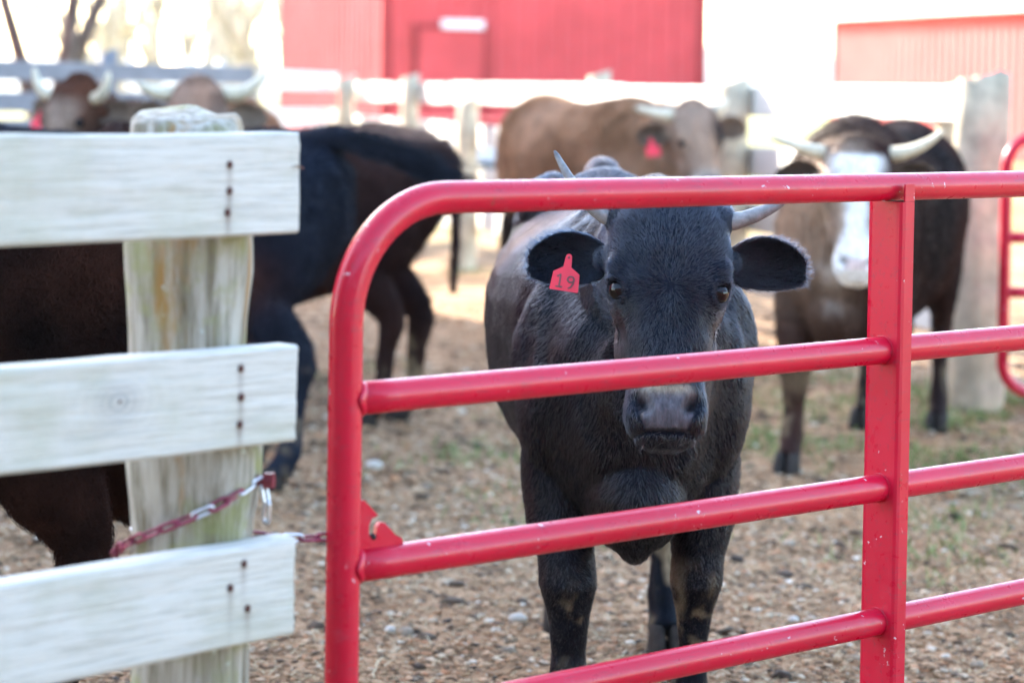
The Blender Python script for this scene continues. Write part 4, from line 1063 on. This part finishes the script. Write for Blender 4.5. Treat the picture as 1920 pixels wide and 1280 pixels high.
FARHAIR = dict(where=lambda c: c[:, 2] > .25, d_head=60000, d_body=22000, d_ear=60000, max=45000, l_head=.014, l_body=.030, lift=.20, r=.0011, mat=M['farhair'], wob=.30, curl=.25)
GREY_HORN = ((.32, .29, .25), (.24, .24, .24), (.045, .05, .06))
cow('black cow with red ear tag 19 looking through the near red gate', (.265, 5.10), R(1.0), 1.0, 'black', (.040, -.385, 1.200), R(-2), R(19), R(1.0), voxel=.0062, ridge=.58, low=.055,
    legs=dict(fl=(.02, -.02), fr=(-.005, .02), hl=(.06, .0), hr=(.008, -.25)),
    horns=[[(-.080, .022, -.085), (-.140, .002, -.07), (-.190, -.045, -.05), (-.232, -.112, -.04)], [(.082, .018, -.085), (.150, .006, -.07), (.214, -.022, -.05), (.262, -.072, -.04)]],
    horn_r=.0205, horn_cols=GREY_HORN, tagged=((-.196, .094, -.088), 1.0, R(7), '19'), ear_droop=(.06, .03),
    hair=dict(where=lambda c: (c[:, 2] > .18) & ((c[:, 1] < 1.0) | (c[:, 2] > 1.08)), d_head=460000, d_body=150000, d_ear=420000, max=260000, l_head=.012, l_body=.018, lift=.12, r=.00042, mat=M['hair'], wob=.13, curl=.07))
cow('dark brown curly-coated cow close behind the near white fence', (-2.13, 4.98), R(-82), 1.0, 'curly', (0, -.40, 1.15), R(20), R(30), 0, voxel=.012,
    legs=dict(hl=(.0, .10), hr=(.02, -.12)), horns=[[(-.108, .01, -.085), (-.17, 0, -.07), (-.22, -.05, -.05)], [(.108, .01, -.085), (.17, 0, -.07), (.22, -.05, -.05)]],
    hair=dict(where=lambda c: (c[:, 1] > .35) & (c[:, 2] > .2), d_head=0, d_body=120000, d_ear=0, max=150000, l_head=.01, l_body=.026, lift=.28, r=.0006, mat=M['farhair'], wob=.60, curl=.5))
cow('black cow with its tail swishing, between the mossy post and the gate', (-2.07, 8.78), R(-96), 1.0, 'blueblack', (0, -.42, 1.12), R(10), R(25), 0, voxel=.014,
    legs=dict(hl=(.0, -.14), hr=(.0, .02)), hair=FARHAIR,
    tail=[(.02, 1.33, 1.215), (.03, 1.46, 1.235), (.03, 1.59, 1.215), (.03, 1.69, 1.16), (.03, 1.77, 1.10)])
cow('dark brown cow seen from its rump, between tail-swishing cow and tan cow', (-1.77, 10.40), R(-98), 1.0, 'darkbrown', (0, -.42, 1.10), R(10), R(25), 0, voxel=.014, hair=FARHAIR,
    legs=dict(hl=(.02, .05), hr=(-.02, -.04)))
IV = ((.50, .42, .28), (.66, .58, .42), (.42, .35, .25))
cow('dark brown horned cow with grizzled face at the far left', (-1.86, 11.25), R(-14), 1.06, 'brownhorned', (-.02, -.42, 1.335), R(-16), R(22), R(2), voxel=.014, hair=FARHAIR,
    horns=[[(-.09, .05, -.07), (-.16, .04, -.04), (-.195, -.01, -.01), (-.205, -.055, .01)], [(.09, .05, -.07), (.16, .04, -.04), (.195, -.01, -.01), (.205, -.055, .01)]], horn_r=.033, horn_cols=IV,
    tagged=((-.20, .11, -.10), 1.1, 0, None))
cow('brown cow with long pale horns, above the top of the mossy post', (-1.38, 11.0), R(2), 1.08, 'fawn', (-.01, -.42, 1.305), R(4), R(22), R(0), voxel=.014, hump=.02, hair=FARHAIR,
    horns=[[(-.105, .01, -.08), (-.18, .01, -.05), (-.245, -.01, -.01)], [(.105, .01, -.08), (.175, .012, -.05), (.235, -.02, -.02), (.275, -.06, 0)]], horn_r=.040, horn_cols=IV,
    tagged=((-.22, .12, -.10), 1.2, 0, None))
cow('light tan cow standing behind the black cow, with red ear tag', (.74, 13.2), R(24), 1.1, 'tan', (.04, -.42, 1.215), R(-12), R(22), R(-6), voxel=.014, hair=FARHAIR,
    horns=[[(-.105, .01, -.08), (-.19, .0, -.05), (-.30, -.03, -.02)], [(.105, .01, -.08), (.15, -.01, -.06), (.18, -.04, -.05)]], horn_r=.040, horn_cols=IV,
    tagged=((-.23, .12, -.08), 1.25, 0, None))
cow('dark cow with white blaze and muzzle, right of the gate stay', (1.245, 9.05), R(-19), 1.04, 'whiteface', (.125, -.40, 1.185), R(13), R(16), R(0), voxel=.013, hump=.03, hair=FARHAIR,
    legs=dict(fl=(-.02, -.06), fr=(.02, .06), hl=(.0, .0), hr=(.0, .0)),
    horns=[[(-.105, .01, -.08), (-.18, .0, -.05), (-.30, -.03, -.01)], [(.105, .01, -.08), (.17, .005, -.05), (.235, -.02, -.02), (.29, -.06, .0)]], horn_r=.031, horn_cols=IV)
# tail switch of the swishing cow
sw = [o for o in bpy.data.objects if o.get('label', '').startswith('black cow with its tail')][0]
k = 900; t0 = rng.random(k)
rt0 = np.stack([.03 + rng.normal(size=k) * .014, 1.40 + .38 * t0, 1.235 - .14 * t0 ** 2 + rng.normal(size=k) * .014], -1)
strands('tail_hair', rt0, np.tile(np.array((0, .80, -.50)), (k, 1)), np.tile(np.array((.5, .1, .8)), (k, 1)), .20, .0016, .06, sw, M['farhair'], .16, .10, (.012, .014, .020))

# ------------------------------------------------------------------ single stones lying in view
for k, (x_, y_, r_, lab) in enumerate([(.035, 6.45, .020, 'pale egg-sized stone left of the black cow\'s front leg'), (-.30, 6.3, .016, 'small pale stone on the gravel right beside the gate upright'),
                                       (-.5, 9.0, .030, 'rounded pale stone by the far cow\'s hind hoof'), (.78, 6.5, .016, 'small whitish stone on the gravel left of the gate stay'), (.98, 5.75, .014, 'grey white stone on bare dirt right of the gate stay')]):
    g = Geo(); g.ell((0, 0, 0), (r_ * 1.3, r_ * .9, r_ * .65), None, 12, 8)
    V_ = np.array(g.V); V_ = V_ * (1 + .14 * vnoise(V_ / r_, .9, k + 3))[:, None]
    o = link('stone', mesh_np('stone', V_, g.F), M['stone'], None, (x_, y_, ground_z(np.array([[x_, y_]]))[0] + r_ * .35), (0, 0, k * 1.3))
    tag(o, lab, 'stone', 'larger stones on the pen floor')

# ------------------------------------------------------------------ added haze standing in for lens flare over the farm
g = Geo(); g.box((-720, -80, -1.2), (720, 1540, 14))
hz = Mat('flare_haze'); hz.t.nodes.remove(hz.b)
pv = hz.t.nodes.new('ShaderNodeVolumePrincipled'); pv.inputs['Density'].default_value = .0002; pv.inputs['Color'].default_value = (.93, .95, .97, 1); pv.inputs['Anisotropy'].default_value = .35
hz.t.links.new(pv.outputs[0], [n for n in hz.t.nodes if n.type == 'OUTPUT_MATERIAL'][0].inputs['Volume'])
tag(link('haze', g.mesh('haze', False), hz.m), 'thin added haze over the farmyard, standing in for lens flare', 'haze', kind='stuff')
